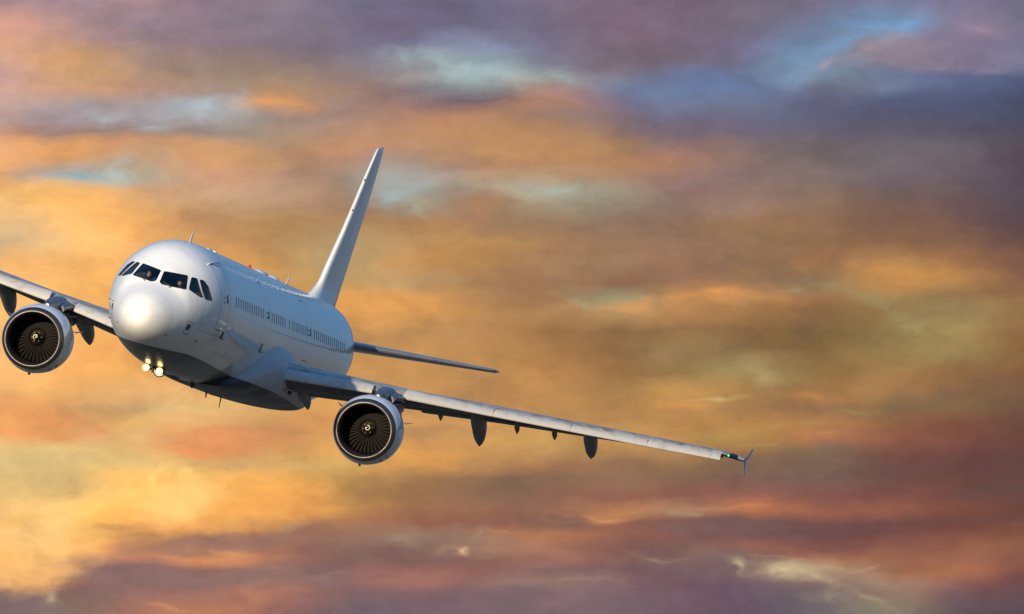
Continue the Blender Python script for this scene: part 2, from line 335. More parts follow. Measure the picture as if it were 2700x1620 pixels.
def skin_paint(name, cut=True):
    """white gloss paint over riveted skin: seams, faint grime, a grey belly; the inside is dark lining"""
    m, n, b = P(name, (0.74, 0.74, 0.75), 0.42, 0.0, 0.9, 0.03)
    co = n.new('ShaderNodeTexCoord').outputs['Object']
    sp = n.new('ShaderNodeSeparateXYZ'); n.put(sp.inputs[0], co)
    l_, a_, z_ = sp.outputs[0], sp.outputs[1], sp.outputs[2]
    # ring seams between the skin panels
    seams = None
    for a0, w in ((6.2, .012), (7.95, .010), (9.6, .009), (12.9, .010), (16.0, .011), (19.4, .010), (22.2, .009), (25.1, .012), (28.0, .009), (31.1, .010), (33.9, .012)):
        q = n.math('LESS_THAN', n.math('ABSOLUTE', n.math('SUBTRACT', a_, a0)), w)
        seams = q if seams is None else n.math('MAXIMUM', seams, q)
    for z0, a1, a2, w in ((0.20, 7.0, 34.0, .008), (1.62, 4.5, 34.0, .006), (-0.62, 3.0, 34.0, .007), (-1.15, 5.5, 16.0, .007)):
        q = n.math('LESS_THAN', n.math('ABSOLUTE', n.math('SUBTRACT', z_, z0)), w)
        q = n.math('MULTIPLY', q, n.math('GREATER_THAN', a_, a1))
        q = n.math('MULTIPLY', q, n.math('LESS_THAN', a_, a2))
        q = n.math('MULTIPLY', q, n.math('GREATER_THAN', l_, 0.3))
        seams = n.math('MAXIMUM', seams, q)
    mp = n.new('ShaderNodeMapping'); n.put(mp.inputs[0], co); mp.inputs['Scale'].default_value = (1.0, 0.22, 1.0)
    nz = n.noise(mp.outputs[0], 2.3, 8.0, 0.6, 0.2)
    cl = n.mix(n.range(nz, 0.42, 0.8, 0.0, 0.35), (0.84, 0.84, 0.85, 1), (0.66, 0.65, 0.64, 1))
    # grey belly below a line that climbs slightly towards the nose
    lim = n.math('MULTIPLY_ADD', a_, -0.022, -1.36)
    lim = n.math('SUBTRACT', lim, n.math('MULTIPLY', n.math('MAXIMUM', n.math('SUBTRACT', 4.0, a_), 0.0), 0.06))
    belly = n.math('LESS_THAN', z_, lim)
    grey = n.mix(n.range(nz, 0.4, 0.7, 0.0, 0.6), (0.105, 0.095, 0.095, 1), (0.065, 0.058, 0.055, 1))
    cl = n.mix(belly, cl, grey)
    cl = n.mix(n.math('MULTIPLY', seams, 0.75), cl, (0.12, 0.13, 0.15, 1))
    n.put(b.inputs['Coat Roughness'], n.range(a_, 1.0, 6.5, 0.24, 0.03))
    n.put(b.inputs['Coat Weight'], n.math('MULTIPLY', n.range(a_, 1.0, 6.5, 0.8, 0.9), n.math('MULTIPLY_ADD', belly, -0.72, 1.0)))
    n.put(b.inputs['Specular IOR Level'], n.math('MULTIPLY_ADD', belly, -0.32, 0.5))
    back = n.new('ShaderNodeNewGeometry').outputs['Backfacing']
    cl = n.mix(back, cl, (0.03, 0.03, 0.035, 1))
    n.put(b.inputs['Base Color'], cl)
    # the skin between frames is never quite flat
    mp2 = n.new('ShaderNodeMapping'); n.put(mp2.inputs[0], co); mp2.inputs['Scale'].default_value = (1.6, 1.9, 1.6)
    nb = n.noise(mp2.outputs[0], 1.0, 3.0, 0.5)
    bp = n.new('ShaderNodeBump'); bp.inputs['Strength'].default_value = 0.35; bp.inputs['Distance'].default_value = 0.03
    n.put(bp.inputs['Height'], nb)
    n.put(b.inputs['Normal'], bp.outputs[0]); n.put(b.inputs['Coat Normal'], bp.outputs[0])
    return m

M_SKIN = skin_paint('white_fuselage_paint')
M_SEAL = P('black_rubber_seal', (0.012, 0.012, 0.014), 0.6)[0]
M_REVEAL_HANDLE = P('reveal_shadow_handle_grey', (0.34, 0.38, 0.43), 0.6)[0]  # on window reveals the grey carries the recess shadow; door handles share it
M_DOORSEAL = P('door_gap', (0.10, 0.12, 0.15), 0.6)[0]

def radome_paint():
    m, n, b = P('satin_radome_paint', (0.74, 0.73, 0.71), 0.42, 0.0, 0.0)
    b.inputs['Specular IOR Level'].default_value = 0.6; b.inputs['Coat Weight'].default_value = 0.8; b.inputs['Coat Roughness'].default_value = 0.24
    co = n.new('ShaderNodeTexCoord').outputs['Object']
    sp = n.new('ShaderNodeSeparateXYZ'); n.put(sp.inputs[0], co)
    # six lightning strips running back from the tip to the rim
    z_ = n.math('ADD', sp.outputs[2], 0.66)
    ang = n.math('ARCTAN2', z_, sp.outputs[0])
    r_ = n.math('SQRT', n.math('ADD', n.math('POWER', sp.outputs[0], 2.0), n.math('POWER', z_, 2.0)))
    strips = None
    for d in (48, 7, -62, -112, -160, 168):
        dd = n.math('MULTIPLY', n.math('ABSOLUTE', n.math('SUBTRACT', ang, rad(d))), r_)
        q = n.math('LESS_THAN', dd, 0.006)
        strips = q if strips is None else n.math('MAXIMUM', strips, q)
    strips = n.math('MULTIPLY', strips, n.math('GREATER_THAN', r_, 0.38))
    nz = n.noise(co, 3.0, 8.0, 0.6, 0.2)
    cl = n.mix(n.range(nz, 0.45, 0.8, 0.0, 0.3), (0.82, 0.815, 0.81, 1), (0.62, 0.60, 0.58, 1))
    cl = n.mix(n.math('LESS_THAN', sp.outputs[2], -1.52), cl, (0.18, 0.17, 0.17, 1))
    cl = n.mix(n.math('MULTIPLY', strips, 0.30), cl, (0.25, 0.24, 0.24, 1))
    n.put(b.inputs['Base Color'], cl)
    n.put(b.inputs['Roughness'], n.range(nz, 0.3, 0.7, 0.40, 0.48))
    return m
M_RADOME = radome_paint()
M_WHITE = worn('white_gloss_paint', (0.76, 0.76, 0.77), (0.58, 0.57, 0.55), 0.40, 0, 0.6, 1.6, (1, .3, 1), 0.4)
M_NACELLE = worn('white_nacelle_paint', (0.66, 0.68, 0.71), (0.50, 0.50, 0.50), 0.32, 0, 0.7, 1.6, (1, .4, 1), 0.5)
M_LIP = worn('bare_metal_lip', (0.15, 0.13, 0.125), (0.09, 0.08, 0.08), 0.46, 1.0, 0, 3.0, (1, 1, 1), 0.6)
M_LINER = P('inlet_liner', (0.016, 0.015, 0.016), 0.5)[0]
M_BLADE = P('titanium_blade', (0.007, 0.0052, 0.0042), 0.6, 0.0, spec=0.12)[0]
M_SPIN = worn('spinner_coating', (0.055, 0.040, 0.020), (0.035, 0.027, 0.016), 0.6, 0.0, 0, 12, (1, 1, 1), 0.6)
M_BLACK = P('black_rubber', (0.008, 0.008, 0.01), 0.5)[0]
M_SWIRL = P('swirl_paint', (0.85, 0.80, 0.68), 0.5)[0]
M_SLAT = worn('grey_slat_paint', (0.50, 0.48, 0.46), (0.26, 0.23, 0.21), 0.42, 0.1, 0.2, 3.0, (1, 1, 1), 0.6, lo=0.5, hi=0.72)
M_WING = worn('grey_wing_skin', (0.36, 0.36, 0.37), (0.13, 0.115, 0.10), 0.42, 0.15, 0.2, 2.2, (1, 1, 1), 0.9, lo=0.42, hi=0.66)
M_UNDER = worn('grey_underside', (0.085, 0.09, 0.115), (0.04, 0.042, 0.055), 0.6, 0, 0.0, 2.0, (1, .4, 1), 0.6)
M_FAIR = worn('fairing_grey', (0.15, 0.14, 0.14), (0.075, 0.07, 0.07), 0.5, 0, 0.1, 4.0, (1, .4, 1), 0.6)
M_STEEL = worn('heat_stained_steel', (0.24, 0.24, 0.27), (0.11, 0.10, 0.10), 0.42, 0.9, 0, 4, (1, 1, 1), 0.7)
M_DARK = P('dark_grey', (0.035, 0.035, 0.04), 0.5)[0]
M_CHROME = P('polished_leading_edge', (0.50, 0.52, 0.56), 0.16, 1.0)[0]
M_HTP = worn('stabiliser_paint', (0.17, 0.19, 0.24), (0.10, 0.11, 0.13), 0.26, 0.2, 0.6, 2, (1, 1, 1), 0.5)
M_INTERIOR = P('cockpit_interior', (0.02, 0.022, 0.03), 0.7)[0]
M_SEAT = P('seat_fabric', (0.05, 0.07, 0.07), 0.85)[0]

def glass(name, tint, rough=0.02, see=0.55):
    m = bpy.data.materials.new(name)
    m.use_nodes = True
    t = m.node_tree; t.nodes.clear(); n = NG(t)
    gl = n.new('ShaderNodeBsdfGlossy'); gl.inputs['Roughness'].default_value = rough; gl.inputs['Color'].default_value = (0.85, 0.92, 1, 1)
    tr = n.new('ShaderNodeBsdfTransparent'); tr.inputs[0].default_value = tint
    fr = n.new('ShaderNodeLayerWeight'); fr.inputs[0].default_value = 0.5
    mx = n.new('ShaderNodeMixShader')
    n.put(mx.inputs[0], n.math('MULTIPLY_ADD', n.math('POWER', fr.outputs[1], 4.5), 0.9, 0.045, clamp=True))
    t.links.new(tr.outputs[0], mx.inputs[1]); t.links.new(gl.outputs[0], mx.inputs[2])
    o = n.new('ShaderNodeOutputMaterial'); t.links.new(mx.outputs[0], o.inputs[0])
    return m
M_GLASS = glass('windshield_glass', (0.62, 0.70, 0.72, 1))
M_SHADE = worn('cabin_window_shade', (0.60, 0.62, 0.65), (0.50, 0.52, 0.55), 0.3, 0, 0.8, 20, (1, 1, 1), 0.4)

def emit(name, colr, st):
    m = bpy.data.materials.new(name); m.use_nodes = True
    b = m.node_tree.nodes['Principled BSDF']
    b.inputs['Base Color'].default_value = (*colr, 1)
    b.inputs['Emission Color'].default_value = (*colr, 1)
    b.inputs['Emission Strength'].default_value = st
    return m
M_LAMP = emit('lit_landing_lamp', (1.0, 0.78, 0.36), 8.0)
M_LAMPHALO = emit('emissive_lamp_halo', (1.0, 0.50, 0.09), 1.8)  # emissive ring standing in for the yellow halo round each lamp
M_GREEN = emit('lit_green_lamp', (0.05, 1.0, 0.22), 3.0)
M_RED = P('red_beacon_glass', (0.55, 0.01, 0.015), 0.15)[0]
M_REDLINE = P('red_placard_line', (0.42, 0.14, 0.14), 0.6)[0]
M_PLATE = P('static_port_plate', (0.16, 0.15, 0.16), 0.35, 0.8)[0]

# ------------------------------------------------------------------ mesh helpers; coordinates are (aft, left, up) of the aircraft
def L(a, l, z):
    return Vector((l, a, z))

def link(name, bm, mats, parent, smooth=True, angle=None, recalc=True, label=None):
    if recalc:
        bmesh.ops.recalc_face_normals(bm, faces=bm.faces)
    me = bpy.data.meshes.new(name)
    bm.to_mesh(me); bm.free()
    for m in (mats if isinstance(mats, (list, tuple)) else [mats]):
        me.materials.append(m)
    for p in me.polygons:
        p.use_smooth = smooth
    if smooth and angle is not None:
        me.set_sharp_from_angle(angle=rad(angle))
    o = bpy.data.objects.new(name, me)
    C.objects.link(o)
    if parent is not None:
        o.parent = parent
    if label:
        o['label'] = label
    return o

def loft(bm, rings, closed=True, caps=True):
    vs = [[bm.verts.new(p) for p in r] for r in rings]
    n = len(rings[0])
    for i in range(len(vs) - 1):
        for j in range(n if closed else n - 1):
            k = (j + 1) % n
            try: bm.faces.new((vs[i][j], vs[i][k], vs[i + 1][k], vs[i + 1][j]))
            except ValueError: pass
    if caps and closed:
        for v in (vs[0], vs[-1]):
            try: bm.faces.new(v)
            except ValueError: pass
    return vs

def revolve(bm, prof, cl, cz, n=64, zsh=None, a0=0.0):
    """prof: list of (aft, radius); axis along aft through (cl, cz); zsh(a) shifts the centre"""
    rings = []
    for a, r in prof:
        dz = zsh(a) if zsh else 0.0
        rings.append([L(a0 + a, cl + r * math.sin(2 * math.pi * i / n), cz + dz + r * math.cos(2 * math.pi * i / n)) for i in range(n)])
    loft(bm, rings, True, False)

def boxy(bm, a1, a2, l1, l2, z1, z2, taper=1.0):
    vs = []
    for a in (a1, a2):
        k = 1.0 if a == a1 else taper
        cl, cz = (l1 + l2) / 2, (z1 + z2) / 2
        for l, z in ((l1, z1), (l2, z1), (l2, z2), (l1, z2)):
            vs.append(bm.verts.new(L(a, cl + (l - cl) * k, cz + (z - cz) * k)))
    for f in ((0, 1, 2, 3), (7, 6, 5, 4), (0, 4, 5, 1), (1, 5, 6, 2), (2, 6, 7, 3), (3, 7, 4, 0)):
        bm.faces.new([vs[i] for i in f])

def tube(bm, pts, r, n=8, r2=None):
    """pts already Vectors"""
    rings = []
    for i, p in enumerate(pts):
        d = (pts[min(i + 1, len(pts) - 1)] - pts[max(i - 1, 0)]).normalized()
        up = Vector((0, 0, 1)) if abs(d.z) < 0.9 else Vector((1, 0, 0))
        x = d.cross(up).normalized(); y = x.cross(d)
        rr = r if r2 is None else r + (r2 - r) * i / (len(pts) - 1)
        rings.append([p + x * rr * math.cos(2 * math.pi * j / n) + y * rr * math.sin(2 * math.pi * j / n) for j in range(n)])
    loft(bm, rings)

def pchip(tab):
    xs = [t[0] for t in tab]; ys = [t[1] for t in tab]
    n = len(xs)
    h = [xs[i + 1] - xs[i] for i in range(n - 1)]
    d = [(ys[i + 1] - ys[i]) / h[i] for i in range(n - 1)]
    m = [0.0] * n
    m[0], m[-1] = d[0], d[-1]
    for i in range(1, n - 1):
        if d[i - 1] * d[i] > 0:
            w1, w2 = 2 * h[i] + h[i - 1], h[i] + 2 * h[i - 1]
            m[i] = (w1 + w2) / (w1 / d[i - 1] + w2 / d[i])
    def f(x):
        if x <= xs[0]: return ys[0]
        if x >= xs[-1]: return ys[-1]
        i = 0
        while x > xs[i + 1]: i += 1
        t = (x - xs[i]) / h[i]
        return ((1 + 2 * t) * (1 - t) ** 2 * ys[i] + t * (1 - t) ** 2 * h[i] * m[i]
                + t * t * (3 - 2 * t) * ys[i + 1] + t * t * (t - 1) * h[i] * m[i + 1])
    return f

# ------------------------------------------------------------------ fuselage shape
F_HW = pchip([(0,0),(.01,.092),(.03,.16),(.1,.285),(.25,.435),(.5,.61),(.8,.765),(1.15,.905),(1.5,1.035),(1.8,1.14),(2.1,1.24),(2.5,1.365),(3,1.505),(3.5,1.63),(4,1.74),(4.5,1.83),(5,1.895),(5.5,1.935),(6,1.96),(7,1.975),(33,1.975),(34,1.96),(35,1.92),(36,1.84),(37,1.72),(38,1.56),(40,1.18),(42,.76),(44,.34),(44.5,.20)])
F_ZT = pchip([(0,-.70),(.01,-.61),(.03,-.54),(.1,-.41),(.25,-.26),(.5,-.08),(.8,.07),(1.15,.22),(1.5,.37),(1.74,.49),(2.15,.87),(2.4,1.04),(2.64,1.18),(3,1.40),(3.5,1.66),(4,1.83),(4.5,1.94),(5,2.01),(5.5,2.05),(6.2,2.07),(36,2.07),(38,2.03),(40,1.93),(42,1.75),(44.5,1.35)])
F_ZB = pchip([(0,-.74),(.01,-.83),(.03,-.90),(.1,-1.02),(.25,-1.16),(.5,-1.30),(.8,-1.41),(1.15,-1.50),(1.5,-1.57),(2,-1.67),(3,-1.81),(4,-1.93),(5,-2.03),(6,-2.10),(8,-2.17),(12,-2.2),(29,-2.10),(31,-2.07),(33,-1.93),(35,-1.62),(37,-1.10),(39,-.5),(41,.05),(43,.50),(44.5,.78)])
F_ZC = pchip([(0,-.72),(1.15,-.64),(2.1,-.46),(3,-.28),(4,-.11),(5.5,0),(34,0),(38,.35),(44.5,1.05)])

def fus(a, th):
    """th: 0 top, +90 left side, 180 bottom"""
    hw, zt, zb, zc = F_HW(a), F_ZT(a), F_ZB(a), F_ZC(a)
    c = math.cos(th)
    return L(a, hw * math.sin(th), zc + ((zt - zc) if c > 0 else (zc - zb)) * c)

NR = 120
def fus_ring(a):
    return [fus(a, 2 * math.pi * i / NR) for i in range(NR)]

ACFT = bpy.data.objects.new('airliner', None)
C.objects.link(ACFT)
ACFT.empty_display_size = 2.0
ACFT.matrix_world = AIR
ACFT['label'] = 'white twin-engine jet airliner banking in flight with nose lights lit'
ACFT['category'] = 'airplane'

# nose radome
bm = bmesh.new()
st = [0.0015, .006, .014, .03, .055, .09, .13, .18, .24, .31, .39, .48, .58, .69, .81, .94, 1.06, 1.149]
loft(bm, [fus_ring(a) for a in st], True, True)
radome = link('radome', bm, M_RADOME, ACFT, angle=60)

bm = bmesh.new()
st = [1.152, 1.17, 1.3] + [1.4 + .1 * i for i in range(47)] + [6.2, 6.5, 7, 7.5, 8, 9, 10, 11] + [12 + i for i in range(22)] + [34.5, 35, 35.5, 36, 36.5, 37, 37.5, 38, 39, 40, 41, 42, 43, 44, 44.5]
vs = [[bm.verts.new(p) for p in fus_ring(a)] for a in st]
for i in range(len(vs) - 1):
    for j in range(NR):
        k = (j + 1) % NR
        bm.faces.new((vs[i][j], vs[i + 1][j], vs[i + 1][k], vs[i][k]))
bm.faces.new(vs[-1])
bmesh.ops.recalc_face_normals(bm, faces=bm.faces)
FBM = bm

def round_poly(pts, r, k=3):
    out = []
    n = len(pts)
    for i in range(n):
        p0, p1, p2 = Vector(pts[i - 1]), Vector(pts[i]), Vector(pts[(i + 1) % n])
        d0, d2 = (p0 - p1), (p2 - p1)
        rr = min(r, d0.length * .45, d2.length * .45)
        A, B = p1 + d0.normalized() * rr, p1 + d2.normalized() * rr
        for j in range(k + 1):
            t = j / k
            out.append(A.lerp(p1, t).lerp(p1.lerp(B, t), t))
    return out

def grow(pts, d):
    c = sum((Vector(p) for p in pts), Vector((0, 0))) / len(pts)
    n = len(pts); out = []
    for i in range(n):
        p0, p1, p2 = Vector(pts[i - 1]), Vector(pts[i]), Vector(pts[(i + 1) % n])
        e1, e2 = (p1 - p0).normalized(), (p2 - p1).normalized()
        n1, n2 = Vector((e1.y, -e1.x)), Vector((e2.y, -e2.x))
        if n1.dot(p1 - c) < 0: n1 = -n1
        if n2.dot(p1 - c) < 0: n2 = -n2
        b = (n1 + n2).normalized()
        out.append(p1 + b * d / max(b.dot(n1), .5))
    return out

def cut_region(poly, plane, sel, outside_mat=None, ring=0.0):
    """split the skin along a convex outline (front view 'lz' or side view 'az'); return the faces inside it"""
    def to2(co):
        return Vector((co.x, co.z)) if plane == 'lz' else Vector((co.y, co.z))
    def to3(p):
        return Vector((p.x, 0, p.y)) if plane == 'lz' else Vector((0, p.x, p.y))
    polys = [poly] if not ring else [grow(poly, ring), poly]
    inside = None
    for k, pl in enumerate(polys):
        xs = [p.x for p in pl]; ys = [p.y for p in pl]
        c = sum(pl, Vector((0, 0))) / len(pl)
        n = len(pl)
        cand = set(f for f in FBM.faces if sel(f.calc_center_median()))
        def near(f):
            q = [to2(v.co) for v in f.verts]
            return (max(v.x for v in q) > min(xs) and min(v.x for v in q) < max(xs) and max(v.y for v in q) > min(ys) and min(v.y for v in q) < max(ys))
        cur = [f for f in cand if near(f)]
        for i in range(n):
            p, q = pl[i], pl[(i + 1) % n]
            if (q - p).length < 1e-5: continue
            nn = Vector((q.y - p.y, p.x - q.x)).normalized()
            if nn.dot(p - c) < 0: nn = -nn
            geom = list(cur) + list({e for f in cur for e in f.edges}) + list({v for f in cur for v in f.verts})
            res = bmesh.ops.bisect_plane(FBM, geom=geom, dist=1e-6, plane_co=to3(p), plane_no=to3(nn).normalized())
            fs = set(f for f in res['geom'] if isinstance(f, bmesh.types.BMFace) and f.is_valid) | set(f for f in cur if f.is_valid)
            cur = [f for f in fs if nn.dot(to2(f.calc_center_median()) - p) < 0]
        if k == 0 and ring:
            outer = cur
            for f in outer: f.material_index = outside_mat
        inside = cur
    for f in inside: f.material_index = 0
    return inside

def lift(faces, off):
    """copy faces to a new mesh, moved along their normals"""
    nb = bmesh.new(); mp = {}
    for f in faces:
        vv = []
        for v in f.verts:
            if v not in mp:
                mp[v] = nb.verts.new(v.co + v.normal * off)
            vv.append(mp[v])
        try: nb.faces.new(vv)
        except ValueError: pass
    return nb

def rim(nb_faces, off1, off2):
    """a band going in from the border of a set of faces"""
    nb = bmesh.new()
    fs = set(nb_faces)
    for f in nb_faces:
        for e in f.edges:
            if sum(1 for q in e.link_faces if q in fs) == 1:
                v1, v2 = e.verts
                nb.faces.new([nb.verts.new(v1.co + v1.normal * off1), nb.verts.new(v2.co + v2.normal * off1),
                              nb.verts.new(v2.co + v2.normal * off2), nb.verts.new(v1.co + v1.normal * off2)])
    return nb

pending = []
# cockpit windows, outlines in front view (left, up); each one twice, mirrored
W1 = [(.055,.865),(.745,.935),(.885,.495),(.18,.445),(.068,.50)]
W2 = [(.865,.925),(1.005,.93),(1.35,.395),(1.28,.40),(.955,.53)]
W3 = [(1.085,.93),(1.19,.925),(1.36,.77),(1.565,.39),(1.42,.375)]
for sgn in (1, -1):
    for nm, w, r in (('windshield_pane', W1, .035), ('side_window_pane', W2, .04), ('rear_side_window_pane', W3, .04)):
        pl = round_poly([(sgn * x, y) for x, y in w], r)
        ins = cut_region([Vector(p) for p in pl], 'lz', lambda c, s=sgn: c.y < 4.6 and c.x * s > 0 and c.z > 0.2, 1, 0.013)
        FBM.normal_update()
        pane = lift(ins, -0.018)
        link(nm, pane, M_GLASS, ACFT, recalc=False)
        link('window_seal', rim(ins, 0.003, -0.03), M_SEAL, ACFT, smooth=False, recalc=False)
        bmesh.ops.delete(FBM, geom=ins, context='FACES')

def side_sel(a1, a2):
    return lambda c: c.x > 0.9 and a1 - 1.2 < c.y < a2 + 1.2
# cabin doors on the left side
for a1, a2, z1, z2 in ((4.32, 5.36, -.42, 1.52), (13.3, 14.32, -.35, 1.55), (23.55, 24.58, -.35, 1.55)):
    pl = round_poly([(a1, z1), (a2, z1), (a2, z2), (a1, z2)], .16)
    ins = cut_region([Vector(p) for p in pl], 'az', side_sel(a1, a2), 2, 0.03)
    FBM.normal_update()
    d = link('cabin_door', lift(ins, 0.0), M_SKIN, ACFT, recalc=False)
    ac = (a1 + a2) / 2
    bmesh.ops.delete(FBM, geom=ins, context='FACES')
    # small round viewing window and the handle plate, riding on the door
    bm = bmesh.new()
    cw = fus(ac + .22, math.acos(.62 / 2.07))
    nv = Vector((cw.x, 0, cw.z)).normalized(); tz = Vector((0, 0, 1)) - nv * nv.z; tz.normalize()
    vsr = [bm.verts.new(cw + nv * .006 + Vector((0, 1, 0)) * .09 * math.cos(t) + tz * .15 * math.sin(t)) for t in [2 * math.pi * i / 16 for i in range(16)]]
    bm.faces.new(vsr); bmesh.ops.solidify(bm, geom=bm.faces[:], thickness=.004)
    link('door_window', bm, M_DARK, d, smooth=False)
    bm = bmesh.new()
    ch = fus(ac - .15, math.acos(.55 / 2.07))
    for dz in (-.03, .12):
        c0 = ch + nv * .008 + tz * dz
        q = [c0 + Vector((0, 1, 0)) * x + tz * y for x, y in ((-.12, -.03), (.12, -.03), (.12, .03), (-.12, .03))]
        bm.faces.new([bm.verts.new(p) for p in q])
    bmesh.ops.solidify(bm, geom=bm.faces[:], thickness=.004)
    link('door_handle', bm, M_REVEAL_HANDLE, d, smooth=False)
# cabin windows on the left side
wx = [6.45 + .522 * i for i in range(13)] + [14.78 + .522 * i for i in range(7)] + [18.95] + [19.75 + .522 * i for i in range(8)] + [25.2 + .522 * i for i in range(16)]
for a in wx:
    pl = round_poly([(a - .115, .43), (a + .115, .43), (a + .115, .765), (a - .115, .765)], .11)
    ins = cut_region([Vector(p) for p in pl], 'az', side_sel(a - .2, a + .2))
    FBM.normal_update()
    w = link('cabin_window', rim(ins, 0.001, -0.016), M_REVEAL_HANDLE, ACFT, smooth=False, recalc=False)  # shadow of the recess is put into the grey of this rim
    link('window_shade', lift(ins, -0.012), M_SHADE, w, recalc=False)
    bmesh.ops.delete(FBM, geom=ins, context='FACES')
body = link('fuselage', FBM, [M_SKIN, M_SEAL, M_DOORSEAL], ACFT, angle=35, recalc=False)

# dark cockpit: glareshield, rear wall, seats
bm = bmesh.new()
loft(bm, [[L(a, F_HW(a) * .86 * x, z) for x, z in ((-.8, .20), (.8, .20), (.8, .30), (.5, .40), (-.5, .40), (-.8, .30))] for a in (2.1, 2.3, 2.65)])
link('glareshield', bm, M_INTERIOR, ACFT, smooth=False)
bm = bmesh.new()
bm.faces.new([bm.verts.new(p * 1.0) for p in [fus(4.2, 2 * math.pi * i / 40) * 1.0 for i in range(40)]])
for v in bm.verts: v.co.x *= .97; v.co.z *= .97
bmesh.ops.solidify(bm, geom=bm.faces[:], thickness=.03)
link('cockpit_rear_wall', bm, M_INTERIOR, ACFT, smooth=False)
bm = bmesh.new(); boxy(bm, 1.6, 4.2, -1.0, 1.0, -.72, -.66)
link('cockpit_floor', bm, M_INTERIOR, ACFT, smooth=False)
for l0 in (-.56, .50):
    bm = bmesh.new()
    boxy(bm, 3.42, 3.55, l0 - .22, l0 + .22, -.2, .55)
    boxy(bm, 3.40, 3.50, l0 - .12, l0 + .12, .56, .80)
    boxy(bm, 2.95, 3.5, l0 - .24, l0 + .24, -.32, -.2)
    boxy(bm, 3.1, 3.3, l0 - .1, l0 + .1, -.68, -.32)
    bmesh.ops.bevel(bm, geom=bm.edges[:], offset=.03, segments=2, affect='EDGES')
    link('cockpit_seat', bm, M_SEAT, ACFT)
#AIRFRAME

# ------------------------------------------------------------------ flying surfaces
def foil(n=22, t=.12, camber=.018, p=.4, te=.002):
    up, lo = [], []
    for i in range(n + 1):
        x = .5 * (1 - math.cos(math.pi * i / n))
        yt = 5 * t * (.2969 * math.sqrt(x) - .126 * x - .3516 * x * x + .2843 * x ** 3 - .1036 * x ** 4) + te * x
        yc = camber / p ** 2 * (2 * p * x - x * x) if x < p else camber / (1 - p) ** 2 * (1 - 2 * p + 2 * p * x - x * x)
        up.append((x, yc + yt)); lo.append((x, yc - yt))
    return up[::-1] + lo[1:]            # trailing edge, over the top, round the nose, back underneath

WS = [  # left, leading edge, chord, z, thickness, incidence
 (1.6, 17.16, 6.3, -1.14, .150, 3.4), (2.3, 17.53, 5.85, -1.07, .150, 3.2), (4.0, 18.41, 5.30, -.90, .138, 2.7), (6.3, 19.61, 4.35, -.67, .122, 2.0),
 (9.0, 21.01, 3.65, -.365, .115, 1.5), (11.5, 22.31, 3.0, -.115, .112, 1.2), (14.0, 23.61, 2.33, .145, .110, .9), (16.4, 24.86, 1.72, .385, .108, .5), (16.95, 25.15, 1.52, .365, .105, .4), (17.12, 25.30, 1.34, .355, .100, .3)]
def wint(l, k):
    for i in range(len(WS) - 1):
        if WS[i][0] <= l <= WS[i + 1][0]:
            t = (l - WS[i][0]) / (WS[i + 1][0] - WS[i][0])
            return WS[i][k] * (1 - t) + WS[i + 1][k] * t
    return WS[-1][k]

def section(l, le, c, z, t, inc, s, n=22, cam=.018):
    ci, si = math.cos(rad(inc)), math.sin(rad(inc))
    return [L(le + c * (x * ci + y * si), s * l, z + c * (y * ci - x * si)) for x, y in foil(n, t, cam)]

SL = [(2.3, -.88, -1.27), (5.2, -.57, -.90), (6.2, -.415, -.80), (9.0, -.27, -.555), (11.5, -.055, -.33), (14.0, .16, -.11), (16.5, .40, .135)]
def sint(l, k):
    for i in range(len(SL) - 1):
        if SL[i][0] <= l <= SL[i + 1][0]:
            t = (l - SL[i][0]) / (SL[i + 1][0] - SL[i][0])
            return SL[i][k] * (1 - t) + SL[i + 1][k] * t
    return SL[-1][k] if l > SL[-1][0] else SL[0][k]
SPROF = [(.16, 1.0), (-.02, .955), (-.20, .87), (-.38, .75), (-.54, .60), (-.67, .44), (-.745, .31), (-.775, .24), (-.79, .17), (-.78, .08), (-.73, .02), (-.64, .0), (-.56, .03), (-.50, .16), (-.40, .40), (-.22, .66), (0, .86), (.16, .965)]

